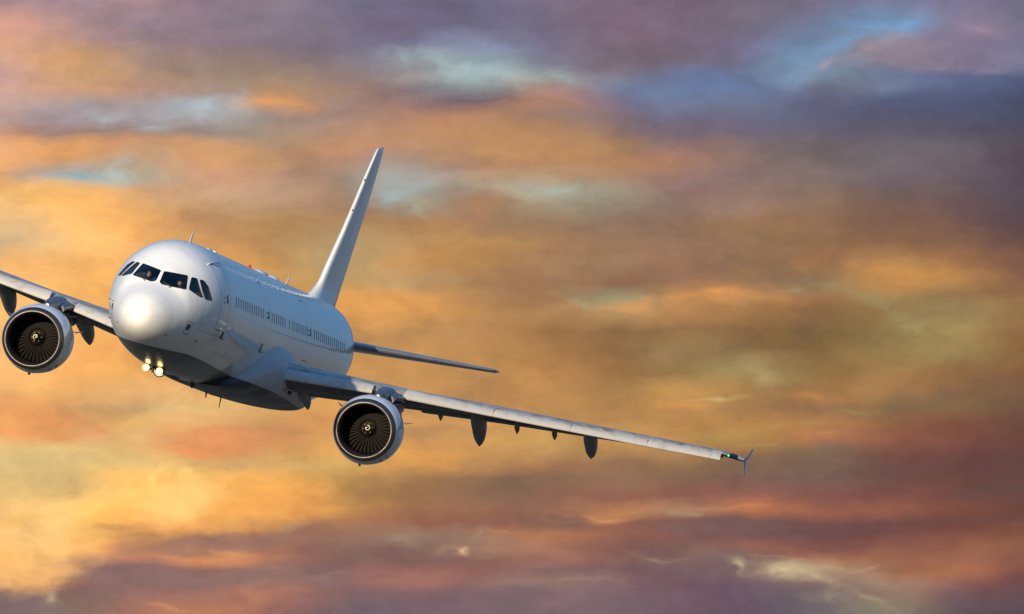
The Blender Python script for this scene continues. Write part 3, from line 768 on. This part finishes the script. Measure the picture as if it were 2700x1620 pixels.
for s in (1, -1):
    wing = None
    bm = bmesh.new()
    loft(bm, [section(*w, s) for w in WS])
    for f in bm.faces:
        f.normal_update()
    bmesh.ops.recalc_face_normals(bm, faces=bm.faces)
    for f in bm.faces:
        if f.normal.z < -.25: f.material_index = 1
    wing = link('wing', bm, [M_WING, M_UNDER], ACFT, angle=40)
    for l1, l2 in ((2.42, 5.18), (6.22, 9.03), (9.07, 11.51), (11.55, 13.99), (14.03, 16.38)):
        bm = bmesh.new()
        rings = []
        for i in range(7):
            t = i / 6; l = l1 + (l2 - l1) * t
            zt, zb = sint(l, 1), sint(l, 2); h = zt - zb; le = wint(l, 1)
            rings.append([L(le + u * h * 1.35 + (.10 if i in (0, 6) and False else 0), s * (l + (.03 * (1 - v) if i == 6 else -.03 * (1 - v) if i == 0 else 0)), zb + v * h) for u, v in SPROF])
        loft(bm, rings)
        link('slat', bm, M_SLAT, wing, angle=38)
    # flaps and aileron
    for nm, l1, l2, fr, defl in (('flap', 2.35, 6.29, .24, 1.5), ('flap', 6.31, 13.2, .25, 5), ('aileron', 13.24, 16.3, .26, 2)):
        bm = bmesh.new(); rings = []
        for i in range(9):
            l = l1 + (l2 - l1) * i / 8
            c, le, z, inc = wint(l, 2), wint(l, 1), wint(l, 3), wint(l, 5)
            fc = min(c * fr, 1.15)
            x0 = c - fc * .75
            a0, z0 = le + x0 * math.cos(rad(inc)), z - x0 * math.sin(rad(inc)) - .035
            rings.append(section(l, a0, fc, z0 - .03, .13, inc + defl, s, 12, .03))
        loft(bm, rings)
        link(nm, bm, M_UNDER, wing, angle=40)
    # flap track fairings and the slimmer hinge fairings between them
    for l0, a1, a2, w, ztop, ztip in ((2.45, 21.5, 24.6, .26, -1.35, -1.93), (5.45, 21.2, 25.2, .42, -.95, -1.78), (8.34, 21.6, 25.2, .44, -.52, -1.57), (12.05, 22.8, 25.8, .40, -.18, -.97)):
        bm = bmesh.new(); rings = []
        n = 16
        for i in range(15):
            t = i / 14
            a = a1 + (a2 - a1) * t
            ww = w * .5 * (math.sin(math.pi * min(t / .4, 1) / 2) ** .6 if t < .4 else max(1 - ((t - .4) / .61) ** 6, .03)) + .004
            zb = ztop - .12 - (ztop - .12 - ztip) * (t ** .85)
            zt = ztop + .1 - max(0, t - .5) ** 1.3 * (ztop - ztip) * 2.1
            zt = max(zt, zb + .03)
            ring = []
            for k in range(n):
                th = 2 * math.pi * k / n
                cs, sn = math.cos(th), math.sin(th)
                e = .7
                ring.append(L(a, s * l0 + ww * math.copysign(abs(sn) ** e, sn), (zt + zb) / 2 + (zt - zb) / 2 * math.copysign(abs(cs) ** .8, cs)))
            rings.append(ring)
        loft(bm, rings)
        link('flap_track_fairing', bm, M_FAIR, wing, angle=45)
    for l0, a, ztop, ztip in ((6.95, 23.4, -.78, -1.10), (9.55, 23.6, -.52, -.84), (10.8, 23.9, -.40, -.70)):
        bm = bmesh.new(); rings = []
        for i in range(9):
            t = i / 8
            ww = .095 * math.sin(math.pi * (t * .88 + .08)) ** .6
            zb = ztop - (ztop - ztip) * t ** .8; zt = max(ztop + .12 - t * .25, zb + .02)
            rings.append([L(a + .9 * t, s * l0 + ww * math.sin(2 * math.pi * k / 12), (zt + zb) / 2 + (zt - zb) / 2 * math.cos(2 * math.pi * k / 12)) for k in range(12)])
        loft(bm, rings)
        link('hinge_fairing', bm, M_FAIR, wing, angle=45)
    # wingtip fence: two swept blades
    bm = bmesh.new(); rings = []
    for (l, le, c, z) in ((17.25, 25.95, .42, .83), (17.19, 25.55, .85, .52), (17.12, 25.28, 1.30, .355), (17.18, 25.50, .85, .12), (17.24, 25.85, .35, -.15)):
        rings.append([L(le + c * x, s * (l + y * c * .6), z) for x, y in foil(10, .075, 0)])
    loft(bm, rings)
    link('wingtip_fence', bm, M_HTP, wing, angle=40)
    # navigation light in a dark glazed cut-out of the leading edge
    bm = bmesh.new(); rings = []
    for i in range(6):
        l = 16.56 + .36 * i / 5
        le, c, z, t, inc = (wint(l, k) for k in (1, 2, 3, 4, 5))
        k = .55 + .45 * math.sin(math.pi * (.2 + .7 * (1 - i / 5)))
        rings.append([L(le - .012 + c * x * k * 1.03, s * l, z + c * y * 1.06 * k) for x, y in foil(22, t, .018)[13:32]])
    loft(bm, rings, False)
    lens = link('navigation_light', bm, M_BLACK, wing)
    bm = bmesh.new(); bmesh.ops.create_icosphere(bm, subdivisions=2, radius=.029, matrix=Matrix.Translation(L(24.94, s * 16.62, .375)))
    link('navigation_lamp', bm, M_GREEN if s > 0 else M_RED, lens)
    # retracted landing light below the wing root, a glass disc in a ring
    bm = bmesh.new()
    revolve(bm, [(0, .065), (-.03, .095), (-.02, .115), (.05, .12), (.12, .10)], s * 2.5, -1.58, 24, None, 19.0)
    ll = link('root_landing_light', bm, M_CHROME, wing)
    bm = bmesh.new(); revolve(bm, [(-.005, .001), (0, .085)], s * 2.5, -1.58, 24, None, 19.0)
    link('light_glass', bm, M_DARK, ll)

    # horizontal stabiliser
    bm = bmesh.new(); rings = []
    for i in range(9):
        t = i / 8; l = .3 + 5.8 * t
        rings.append(section(l, 37.75 + 3.35 * t, 4.1 - 2.7 * t, .72 + .63 * t, .098, 0, s, 16, -.002))
    rings.append(section(6.2, 41.5, .9, 1.37, .04, 0, s, 16, 0))
    loft(bm, rings)
    link('horizontal_stabiliser', bm, M_HTP, ACFT, angle=40)

# fin with its curved dorsal fillet
bm = bmesh.new(); rings = []
fin_le = pchip([(1.7, 34.2), (2.0, 34.75), (2.15, 35.15), (2.31, 35.6), (2.61, 36.19), (3.25, 36.80), (4.68, 38.25), (7.70, 40.88), (7.86, 41.08), (7.92, 41.4)])
fin_te = pchip([(1.7, 41.2), (7.86, 42.6), (7.92, 42.5)])
for z in (1.7, 1.95, 2.1, 2.2, 2.32, 2.45, 2.65, 2.9, 3.25, 3.8, 4.68, 5.7, 6.8, 7.6, 7.84, 7.91):
    le, te = fin_le(z), fin_te(z); c = te - le
    th = .086 + max(0, 2.7 - z) * .03
    rings.append([L(le + c * x, y * c * th / .12 * (1 if z < 7.9 else .5), z) for x, y in foil(20, .12, 0)])
loft(bm, rings)
fin = link('vertical_stabiliser', bm, M_WHITE, ACFT, angle=50)
for z in (6.62, 5.45):
    bm = bmesh.new()
    bmesh.ops.create_icosphere(bm, subdivisions=1, radius=.035, matrix=Matrix.Translation(L(fin_le(z) + .0, .02, z)))
    link('fin_port', bm, M_DARK, fin)
bm = bmesh.new()
for q in (42.1, 42.35, 42.5):
    tube(bm, [L(q - .3, 0, 7.88), L(q, 0, 8.0)], .008, 5)
link('static_wick', bm, M_DARK, fin)

# wing-to-body fairing
BF = {k: pchip(v) for k, v in dict(
    hw=[(12.6,1.2),(13.5,1.6),(14.5,1.95),(16,2.32),(17.3,2.47),(22,2.45),(25,2.25),(28,1.85),(30.5,1.1)],
    zt=[(12.6,-1.8),(13.5,-1.35),(14.5,-.75),(15.5,-.15),(16.5,.30),(17.5,.42),(19,.40),(22,.05),(25,-.6),(28,-1.2),(30.5,-1.7)],
    zb=[(12.6,-2.16),(14,-2.24),(16,-2.29),(18,-2.31),(23,-2.33),(26,-2.28),(28,-2.20),(30.5,-2.02)]).items()}
bm = bmesh.new(); rings = []
for i in range(49):
    a = 12.6 + 17.9 * i / 48
    hw, zt, zb = BF['hw'](a), BF['zt'](a), BF['zb'](a)
    zc = min((zt + zb) / 2, -1.2)
    ring = []
    for k in range(64):
        th = 2 * math.pi * k / 64; cs, sn = math.cos(th), math.sin(th)
        e = 2 / (2.35 if cs < 0 else 2.0)
        ring.append(L(a, hw * math.copysign(abs(sn) ** e, sn), zc + ((zt - zc) if cs > 0 else (zc - zb)) * math.copysign(abs(cs) ** e, cs)))
    rings.append(ring)
loft(bm, rings)
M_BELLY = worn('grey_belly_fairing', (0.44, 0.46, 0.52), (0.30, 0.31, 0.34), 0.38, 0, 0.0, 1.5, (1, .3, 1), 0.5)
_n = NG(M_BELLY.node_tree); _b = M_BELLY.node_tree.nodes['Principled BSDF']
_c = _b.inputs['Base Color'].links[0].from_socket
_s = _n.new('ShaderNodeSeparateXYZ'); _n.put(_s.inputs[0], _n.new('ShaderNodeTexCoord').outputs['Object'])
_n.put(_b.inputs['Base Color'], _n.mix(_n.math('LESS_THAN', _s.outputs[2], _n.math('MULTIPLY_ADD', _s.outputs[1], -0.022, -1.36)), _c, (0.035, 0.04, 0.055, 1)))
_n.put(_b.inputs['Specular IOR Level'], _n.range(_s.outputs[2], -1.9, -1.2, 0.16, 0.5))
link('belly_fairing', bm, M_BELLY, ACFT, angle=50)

# ------------------------------------------------------------------ engines
ZE = -2.07
def make_engine(s, rot):
    cl = s * 5.74
    A0 = 15.4
    zsh = lambda a: -.10 * max(0.0, 1 - a / 1.1)
    bm = bmesh.new()
    revolve(bm, [(.19, 1.036), (.3, 1.065), (.5, 1.10), (.8, 1.13), (1.2, 1.135), (1.6, 1.11), (2.0, 1.06), (2.5, .985), (3.1, .88), (3.15, .86), (2.9, .82), (2.6, .80)], cl, ZE, 96, zsh, A0)
    for v in bm.verts:
        if v.co.z < ZE: v.co.z = ZE + (v.co.z - ZE) * (1 + .045 * min(max((v.co.y - A0 - .2) / .6, 0), 1))
    nac = link('engine', bm, M_NACELLE, ACFT, angle=50)
    bm = bmesh.new()
    prof = [(.19, 1.038), (.13, 1.018), (.085, .998), (.05, .976), (.022, .950), (.006, .925), (0, .905), (.006, .888), (.03, .868), (.07, .852), (.13, .838), (.20, .830)]
    revolve(bm, prof, cl, ZE, 96, zsh, A0)
    link('inlet_lip', bm, M_LIP, nac)
    bm = bmesh.new()
    revolve(bm, [(.20, .829), (.32, .822), (.55, .828), (.8, .845), (1.0, .862), (1.35, .868)], cl, ZE, 96, zsh, A0)
    link('inlet_duct', bm, M_LINER, nac)
    bm = bmesh.new()
    revolve(bm, [(1.35, .868), (1.40, .001)], cl, ZE, 64, None, A0)
    link('fan_backing', bm, M_BLACK, nac)
    # fan: 36 twisted blades, each its own mesh sharing one set of data
    bm = bmesh.new(); rows = []
    for i in range(7):
        t = i / 6; r = .245 + (.862 - .245) * t
        tw = rad(28 + 34 * t); ch = .115 + .075 * math.sin(math.pi * (.2 + t * .6))
        sweep = .05 * math.sin(math.pi * t)
        row = []
        for u, th in ((-1, 0), (-.4, .012), (.4, .012), (1, 0), (.4, -.012), (-.4, -.012)):
            tang = u * ch * math.sin(tw) + th * math.cos(tw) + sweep
            ax = u * ch * math.cos(tw) - th * math.sin(tw)
            row.append(Vector((tang, ax, r)))
        rows.append(row)
    loft(bm, rows)
    bmesh.ops.recalc_face_normals(bm, faces=bm.faces)
    me = bpy.data.meshes.new('fan_blade'); bm.to_mesh(me); bm.free(); me.materials.append(M_BLADE)
    for p in me.polygons: p.use_smooth = True
    for k in range(36):
        o = bpy.data.objects.new('fan_blade', me); C.objects.link(o); o.parent = nac
        o.matrix_local = Matrix.Translation(L(A0 + 1.17, cl, ZE)) @ Matrix.Rotation(2 * math.pi * k / 36 + rot, 4, 'Y')
    bm = bmesh.new()
    revolve(bm, [(.80, .165), (.86, .185), (.98, .222), (1.10, .250), (1.3, .262)], cl, ZE, 48, None, A0)
    link('spinner', bm, M_SPIN, nac)
    bm = bmesh.new()
    revolve(bm, [(.56, .002), (.57, .03), (.62, .072), (.70, .118), (.80, .166)], cl, ZE, 48, None, A0)
    link('spinner_tip', bm, M_BLACK, nac)
    bm = bmesh.new()
    for k in range(6):
        q = 2 * math.pi * (k + .35) / 6 + rot
        bmesh.ops.create_icosphere(bm, subdivisions=1, radius=.011, matrix=Matrix.Translation(L(A0 + .77, cl + .156 * math.cos(q), ZE + .156 * math.sin(q))))
    link('spinner_bolt', bm, M_SWIRL, nac)
    # the painted swirl: a comma winding out from the tip
    bm = bmesh.new(); lf, rt = [], []
    N = 44
    for i in range(N + 1):
        t = i / N
        q = rot * 3 + 1.2 + t * rad(400)
        r = .008 + .095 * t
        w = .016 * min(1, (1 - t) * 6 + .35)
        for arr, rr in ((lf, max(r - w, .002)), (rt, r + w)):
            ax = .56 + .24 * (min(rr, .166) / .166) ** 1.45
            arr.append(bm.verts.new(L(A0 + ax - .03, cl + rr * math.cos(q), ZE + rr * math.sin(q))))
    for i in range(N):
        bm.faces.new((lf[i], lf[i + 1], rt[i + 1], rt[i]))
    link('spinner_swirl', bm, M_SWIRL, nac, smooth=False)
    # core, nozzle and plug behind
    bm = bmesh.new()
    revolve(bm, [(2.6, .76), (3.2, .66), (3.9, .52), (4.5, .42), (4.52, .38), (4.2, .34)], cl, ZE, 48, None, A0)
    link('core_cowl', bm, M_STEEL, nac)
    bm = bmesh.new()
    revolve(bm, [(4.2, .25), (4.6, .22), (5.1, .10), (5.3, .01)], cl, ZE, 32, None, A0)
    link('exhaust_plug', bm, M_STEEL, nac)
    # vortex strakes, one each side
    for d in (1, -1):
        bm = bmesh.new()
        th = rad(66) * d
        for r1, a in ():
            pass
        ctr = []
        for a, h in ((.75, .0), (1.05, .10), (1.45, .24), (1.85, .27), (1.95, .0)):
            r = 1.17
            ctr.append((a, h))
        q = []
        for a, h in ctr:
            q.append(L(A0 + a, cl + (1.165 + h) * math.sin(th), ZE + (1.165 + h) * math.cos(th)))
        bm.faces.new([bm.verts.new(p) for p in q])
        bmesh.ops.solidify(bm, geom=bm.faces[:], thickness=.02)
        link('nacelle_strake', bm, M_NACELLE, nac, smooth=False)
    # drain mast and small cooling inlets low on the cowl
    bm = bmesh.new()
    boxy(bm, A0 + 1.2, A0 + 1.5, cl - .03 + .0, cl + .01, ZE - 1.27, ZE - 1.17)
    link('drain_mast', bm, M_DARK, nac, smooth=False)
    for th, a, sz in ((rad(128), .62, .05), (rad(140), .60, .045)):
        bm = bmesh.new()
        rr = 1.147
        c0 = L(A0 + a, cl + rr * math.sin(th), ZE + rr * math.cos(th) - .04)
        tv = Vector((math.cos(th), 0, -math.sin(th)))
        q = [c0 + tv * x + Vector((0, y, y * .0)) for x, y in ((-sz, -.09), (sz, -.09), (sz, .12), (-sz, .12))]
        nn = Vector((math.sin(th), 0, math.cos(th)))
        bm.faces.new([bm.verts.new(p + nn * .03) for p in q])
        bmesh.ops.solidify(bm, geom=bm.faces[:], thickness=.03)
        link('cooling_inlet', bm, M_BLACK, nac, smooth=False)
    # pylon
    bm = bmesh.new(); rings = []
    for a, w, zt, zb in ((16.5, .05, -.90, -1.0), (16.8, .16, -.79, -1.05), (17.3, .22, -.68, -1.2), (18.0, .25, -.58, -1.3), (18.8, .26, -.52, -1.4), (19.6, .25, -.60, -1.5), (20.6, .22, -.8, -1.5), (22.0, .16, -.9, -1.35), (23.2, .06, -1.0, -1.15)):
        ring = []
        for k in range(20):
            th = 2 * math.pi * k / 20; cs, sn = math.cos(th), math.sin(th)
            ring.append(L(a, cl + w * math.copysign(abs(sn) ** .6, sn), (zt + zb) / 2 + (zt - zb) / 2 * math.copysign(abs(cs) ** .75, cs)))
        rings.append(ring)
    loft(bm, rings)
    link('engine_pylon', bm, M_STEEL, nac, angle=50)
    # ducting exposed beside the pylon
    bm = bmesh.new()
    tube(bm, [L(17.6, cl + .18 + .10, -.95), L(18.3, cl + .30, -.80), L(18.9, cl + .38, -.78), L(19.4, cl + .40, -.85)], .13, 12)
    tube(bm, [L(18.2, cl + .25, -1.15), L(19.2, cl + .42, -1.0), L(19.8, cl + .45, -1.0)], .09, 10)
    link('pylon_duct', bm, M_STEEL, nac, angle=50)
    return nac
make_engine(1, 0.0)
make_engine(-1, 0.9)

# ------------------------------------------------------------------ small fittings
def blade(name, a, l, z, h, c=.35, w=.035, mat=None, sweep=.25):
    bm = bmesh.new(); rings = []
    for t in (0, .5, 1):
        cc = c * (1 - .6 * t)
        rings.append([L(a + sweep * t + cc * x, l + y * w / .12 * 1.0 * (1 - .6 * t), z + h * t) for x, y in foil(8, .12, 0)])
    loft(bm, rings)
    return link(name, bm, mat or M_WHITE, ACFT, angle=50)
blade('antenna', 5.75, 0, 2.02, .46, .40, .05)
blade('antenna', 28.5, 0, 2.04, .44, .38, .045)
blade('antenna', 21.0, 0, -2.29, -.40, .28, .035, M_DARK)
blade('antenna', 17.6, .0, -2.27, -.24, .20, .08, M_DARK)
def dome(name, a, l, z, ra, rl, h, mat):
    bm = bmesh.new(); bmesh.ops.create_uvsphere(bm, u_segments=20, v_segments=10, radius=1.0)
    for v in bm.verts: v.co = L(a + v.co.y * ra, l + v.co.x * rl, z + v.co.z * h)
    return link(name, bm, mat, ACFT)
dome('beacon', 19.5, 0, 2.08, .09, .06, .11, M_RED)
dome('antenna_fairing', 22.0, 0, 2.04, .75, .3, .13, M_WHITE)
dome('antenna_fairing', 25.0, 0, 2.04, .55, .28, .12, M_WHITE)
dome('antenna_fairing', 9.0, .15, 2.05, .28, .12, .06, M_WHITE)
dome('antenna_fairing', 10.1, .2, 2.05, .14, .08, .06, M_WHITE)
# belly scoops
for a, l, z, la, w, h in ((9.6, .0, -2.15, 1.5, .22, .17), (13.6, .1, -2.26, .5, .09, .16), (18.9, 0, -2.29, 1.6, .35, .12)):
    bm = bmesh.new(); rings = []
    for t in (0, .12, .3, .6, 1):
        k = math.sin(math.pi * min(.12 + t * .95, 1)) ** .5 if t < 1 else .1
        rings.append([L(a + la * t, l + w * k * math.cos(q), z - h * k * max(0, math.sin(q)) + .05) for q in [math.pi * i / 8 for i in range(9)]])
    loft(bm, rings)
    link('belly_scoop', bm, M_DARK, ACFT, angle=40)

# probes and flush ports need the skin position
fme = body.data
bvh = BVHTree.FromPolygons([v.co.copy() for v in fme.vertices], [list(p.vertices) for p in fme.polygons])
rme = radome.data
rvh = BVHTree.FromPolygons([v.co.copy() for v in rme.vertices], [list(p.vertices) for p in rme.polygons])
def skin_at(l, z):
    best = None
    for t in (bvh, rvh):
        h = t.ray_cast(L(-2, l, z), Vector((0, 1, 0)))
        if h[0] is not None and (best is None or h[0].y < best[0].y): best = h
    return best[0], (best[1] if best[1].y < 0 else -best[1])
def plate(name, l, z, outline, mat, off=.006, parent=None, thick=.004, hole=None):
    """flat patch laid on the skin, outline given in local sideways / upward metres"""
    p, n = skin_at(l, z)
    up = (Vector((0, 0, 1)) - n * n.z).normalized(); rt = up.cross(n)
    if rt.x < 0: rt = -rt
    bm = bmesh.new()
    if hole is None:
        bm.faces.new([bm.verts.new(p + n * off + rt * x + up * y) for x, y in outline])
    else:
        A = [bm.verts.new(p + n * off + rt * x + up * y) for x, y in outline]
        B = [bm.verts.new(p + n * off + rt * x + up * y) for x, y in hole]
        for i in range(len(A)):
            j = (i + 1) % len(A); bm.faces.new((A[i], A[j], B[j], B[i]))
    bmesh.ops.solidify(bm, geom=bm.faces[:], thickness=thick)
    return link(name, bm, mat, parent or ACFT, smooth=False)
ell = lambda rx, ry, n=20: [(rx * math.cos(2 * math.pi * i / n), ry * math.sin(2 * math.pi * i / n)) for i in range(n)]
for s in (1, -1):
    rr = [tuple(p) for p in round_poly([(-.20, -.22), (.20, -.22), (.20, .22), (-.20, .22)], .06)]
    rh = [tuple(p) for p in round_poly([(-.185, -.205), (.185, -.205), (.185, .205), (-.185, .205)], .055)]
    sp = plate('static_port', s * 1.26, -.66, rr, M_REDLINE, .005, hole=rh)
    plate('port_plate', s * 1.26, -.64, ell(.115, .115), M_PLATE, .006, sp)
    plate('drain_cover', s * .80, -1.08, [(-.045, -.025), (.045, -.025), (.045, .025), (-.045, .025)], M_BLACK, .02, thick=.02)
    # pitot tubes and vanes
    for l, z in ((1.52, -.42), (1.42, -.98)):
        p, n = skin_at(s * l, z)
        bm = bmesh.new(); q = p + n * .055
        tube(bm, [p, q], .018, 6); tube(bm, [q + Vector((0, -.07, 0)), q + Vector((0, .08, 0))], .012, 6)
        link('pitot_probe', bm, M_DARK, ACFT)
    # windscreen wiper resting along the lower frame
    p1, n1 = skin_at(s * .30, .435); p2, n2 = skin_at(s * .66, .465); p3, n3 = skin_at(s * .40, .395)
    bm = bmesh.new()
    tube(bm, [p1 + n1 * .03, p2 + n2 * .03], .014, 6); tube(bm, [p3 + n3 * .01, (p1 + p2) / 2 + n1 * .05], .012, 6)
    link('wiper', bm, M_BLACK, ACFT)
# temperature probe between the windshields
plate('ice_detector', .0, .70, ell(.018, .018, 10), M_DARK, .01)

# scuff plates below the doors
for a, z, w in ((5.45, -.55, .22), (13.9, -.50, .18), (24.0, -.62, .14)):
    bm = bmesh.new(); rings = []
    zc0 = z
    for t in (0, .25, 1.0):
        k = (0.72, 1.0, .9)[int(t * 2 + .5) if t < 1 else 2]
        ring = []
        for dz, out in ((.13, .0), (.10, .13), (-.10, .16), (-.14, .0)):
            zz = zc0 + dz; lx = 1.975 * math.sqrt(max(0, 1 - (zz / 2.12) ** 2))
            ring.append(L(a + t * .6, lx * (F_HW(a) / 1.975) - .02 + out * k * w * 3.0, zz))
        rings.append(ring)
    loft(bm, rings)
    bmesh.ops.recalc_face_normals(bm, faces=bm.faces)
    for f in bm.faces:
        if f.normal.y < -.5 or f.normal.z < -.5: f.material_index = 1
    link('door_scuff_fairing', bm, [M_WHITE, M_DARK], ACFT, smooth=False)
# rain gutter above the front door
bm = bmesh.new(); tube(bm, [fus(a, math.acos(1.66 / 2.05)) + Vector((.01, 0, .01)) for a in (4.05, 4.3, 4.8, 5.3, 5.7)], .018, 6)
link('rain_gutter', bm, M_WHITE, ACFT)
# outflow grille low on the left side
gp = []
for i in range(3):
    bm = bmesh.new(); a = 8.1
    z = -1.0 - .09 * i; lx = 1.975 * math.sqrt(1 - (z / 2.15) ** 2)
    tube(bm, [L(a, lx + .015, z), L(a + 1.1, lx + .015, z)], .016, 6)
    link('vent_louvre', bm, M_WHITE, ACFT)
# nose gear, folded away except for its lit lamps
nb_ = ACFT
for l, r_h, big in ((-.23, .13, False), (.22, .20, True)):
    bm = bmesh.new()
    revolve(bm, [(.0, .118), (-.016, .124), (.0, r_h), (.12, r_h * .95), (.26, r_h * .5), (.3, .02)], l, -2.19, 32, None, 5.55)
    h = link('nose_landing_light', bm, M_STEEL, ACFT)
    bm = bmesh.new(); revolve(bm, [(-.006, .001), (-.004, .086)], l, -2.19, 32, None, 5.55)
    link('lamp', bm, M_LAMP, h)
    bm = bmesh.new(); revolve(bm, [(-.004, .086), (-.018, .114)], l, -2.19, 32, None, 5.55)  # added glowing ring, drawn as the halo of the lamp
    link('lamp_halo', bm, M_LAMPHALO, h)
bm = bmesh.new()
tube(bm, [L(5.8, 0, -1.9), L(5.75, 0, -2.28)], .06, 10)
tube(bm, [L(5.72, -.22, -2.19), L(5.72, .22, -2.19)], .035, 8)
link('nose_gear_strut', bm, M_DARK, ACFT)

# ------------------------------------------------------------------ the two pilots
def P_(name, base, rough=.6): return P(name, base, rough)[0]
M_FLESH = P_('skin', (0.52, 0.30, 0.21), .55)
M_SHIRT = P_('white_shirt', (0.62, 0.68, 0.66), .8)
M_TROUS = P_('dark_trousers', (0.02, 0.022, 0.03), .8)
M_HAIR = P_('dark_hair', (0.03, 0.02, 0.015), .6)
M_SUNG = P_('sunglasses', (0.01, 0.01, 0.012), .1)

def skinned(name, chains, mat, parent, sub=2):
    """chains: list of lists of (aft, left, up, radius); the first point of later chains snaps to an existing vertex"""
    verts, rads, edges = [], [], []
    def idx(p):
        for i, v in enumerate(verts):
            if (v - p).length < 1e-4: return i
        verts.append(p); rads.append(.05); return len(verts) - 1
    for ch in chains:
        prev_i = None
        for (a, l, z, r) in ch:
            i = idx(L(a, l, z)); rads[i] = r
            if prev_i is not None: edges.append((prev_i, i))
            prev_i = i
    me = bpy.data.meshes.new(name); me.from_pydata([tuple(v) for v in verts], edges, [])
    o = bpy.data.objects.new(name, me); C.objects.link(o)
    if parent: o.parent = parent
    me.materials.append(mat)
    sk = o.modifiers.new('Skin', 'SKIN'); sk.use_smooth_shade = True
    for i, sv in enumerate(me.skin_vertices[0].data):
        sv.radius = (rads[i], rads[i]); sv.use_root = (i == 0)
    ss = o.modifiers.new('Sub', 'SUBSURF'); ss.levels = sub; ss.render_levels = sub
    return o

def pilot(l0, lean, label):
    root = bpy.data.objects.new('person', None); C.objects.link(root)
    root.matrix_world = AIR
    root['label'] = label; root['category'] = 'person'; root['group'] = 'pilots in the cockpit'
    hip = (3.32, 0, -.10); ch = (3.28, 0, .32); nk = (3.24, 0, .50)
    hx, hz = 3.16, .68
    def t(p, r): return (p[0], l0 + p[1] + lean * max(0, p[2]) * .0, p[2], r)
    arms = []
    for s in (1, -1):
        sh, elb, wr = (3.27, s * .19, .40), (3.20, s * .27, .13), (2.96, s * .17, .06)
        arms.append([t(ch, .115), t(sh, .06), t(elb, .045), t(wr, .028), t((2.90, s * .15, .06), .034)])
        for k in range(4):
            y = .15 + (k - 1.5) * .02
            arms.append([t((2.90, s * .15, .06), .034), t((2.85, s * y, .055), .010), t((2.82, s * y, .035 - .004 * k), .008)])
        arms.append([t((2.90, s * .15, .06), .034), t((2.88, s * .10, .05), .010), t((2.85, s * .085, .04), .008)])
        arms.append([t(hip, .12), t((3.22, s * .10, -.12), .085), t((2.82, s * .13, -.08), .065), t((2.62, s * .12, -.48), .045), t((2.48, s * .12, -.60), .04)])
    b = skinned('body', [[t(hip, .12), t((3.30, 0, .12), .11), t(ch, .115), t(nk, .055)]] + arms, M_FLESH, root)
    # head on the neck
    bm = bmesh.new(); bmesh.ops.create_uvsphere(bm, u_segments=24, v_segments=16, radius=1.0)
    for v in bm.verts:
        x, y, z = v.co
        w = .078 * (1 - .18 * max(0, -z)); dpt = .098
        v.co = L(hx + y * dpt, l0 + x * w, hz + z * .118)
        if y < -.6 and abs(x) < .28 and -.35 < z < .2: v.co.y -= .022 * (1 - abs(x) / .28) * (1 if z < -.1 else .5)   # nose
        if y < -.4 and -.75 < z < -.5: v.co.y -= .006
    hd = link('head', bm, M_FLESH, root, recalc=True)
    bm = bmesh.new(); bmesh.ops.create_uvsphere(bm, u_segments=20, v_segments=14, radius=1.0)
    for v in list(bm.verts):
        if v.co.z < .30 and v.co.y < .15: bm.verts.remove(v)
        elif v.co.z < -.35: bm.verts.remove(v)
    for v in bm.verts: v.co = L(hx + .004 + v.co.y * .106, l0 + v.co.x * .086, hz + .006 + v.co.z * .124)
    link('hair', bm, M_HAIR, root)
    bm = bmesh.new()
    for s in (1, -1):
        bmesh.ops.create_uvsphere(bm, u_segments=12, v_segments=8, radius=1.0)
    vs2 = list(bm.verts); h = len(vs2) // 2
    for i, v in enumerate(vs2):
        s = 1 if i < h else -1
        v.co = L(hx - .088 + v.co.y * .012, l0 + s * .033 + v.co.x * .028, hz + .018 + v.co.z * .022)
    tube(bm, [L(hx - .09, l0 - .07, hz + .025), L(hx - .1, l0, hz + .03), L(hx - .09, l0 + .07, hz + .025)], .005, 6)
    link('sunglasses', bm, M_SUNG, root)
    for s in (1, -1):
        bm = bmesh.new(); bmesh.ops.create_uvsphere(bm, u_segments=10, v_segments=8, radius=1.0)
        for v in bm.verts: v.co = L(hx + .01 + v.co.y * .02, l0 + s * .078 + v.co.x * .010, hz - .005 + v.co.z * .03)
        link('ear', bm, M_FLESH, root)
    sleeves = [[t(ch, .135), t((3.27, s * .19, .40), .078), t((3.21, s * .26, .20), .062)] for s in (1, -1)]
    skinned('shirt', [[t((3.32, 0, -.04), .135), t((3.30, 0, .12), .13), t(ch, .135), t((3.25, 0, .45), .075)]] + sleeves, M_SHIRT, root)
    legs = [[t((3.32, 0, -.08), .132), t((3.22, s * .10, -.12), .098), t((2.82, s * .13, -.08), .078), t((2.62, s * .12, -.46), .058)] for s in (1, -1)]
    skinned('trousers', legs, M_TROUS, root)
pilot(-.56, 0, 'pilot in white shirt and sunglasses behind the windshield pane at picture left')
pilot(.48, 0, 'pilot in white shirt and sunglasses behind the windshield pane at picture right')

# ------------------------------------------------------------------ the ground far below, out of frame but mirrored in the belly
bm = bmesh.new()
R0 = 60000
for y in (-1, 1):
    pass
bm.faces.new([bm.verts.new((x * R0, y * R0, 0)) for x, y in ((-1, -1), (1, -1), (1, 1), (-1, 1))])
m, n, b = P('dry_grass_field', (0.2, 0.16, 0.09), 0.95)
co = n.new('ShaderNodeTexCoord').outputs['Object']
na = n.noise(co, 0.006, 8, 0.6, 0.5); nb2 = n.noise(co, 0.15, 6, 0.6)
c1 = n.mix(n.range(na, 0.46, 0.54), (0.30, 0.22, 0.11, 1), (0.07, 0.08, 0.09, 1))
n.put(b.inputs['Base Color'], n.mix(n.range(nb2, .3, .7, 0, .5), c1, (0.16, 0.13, 0.08, 1)))
gnd = link('ground', bm, m, None, smooth=False)
gnd['kind'] = 'structure'
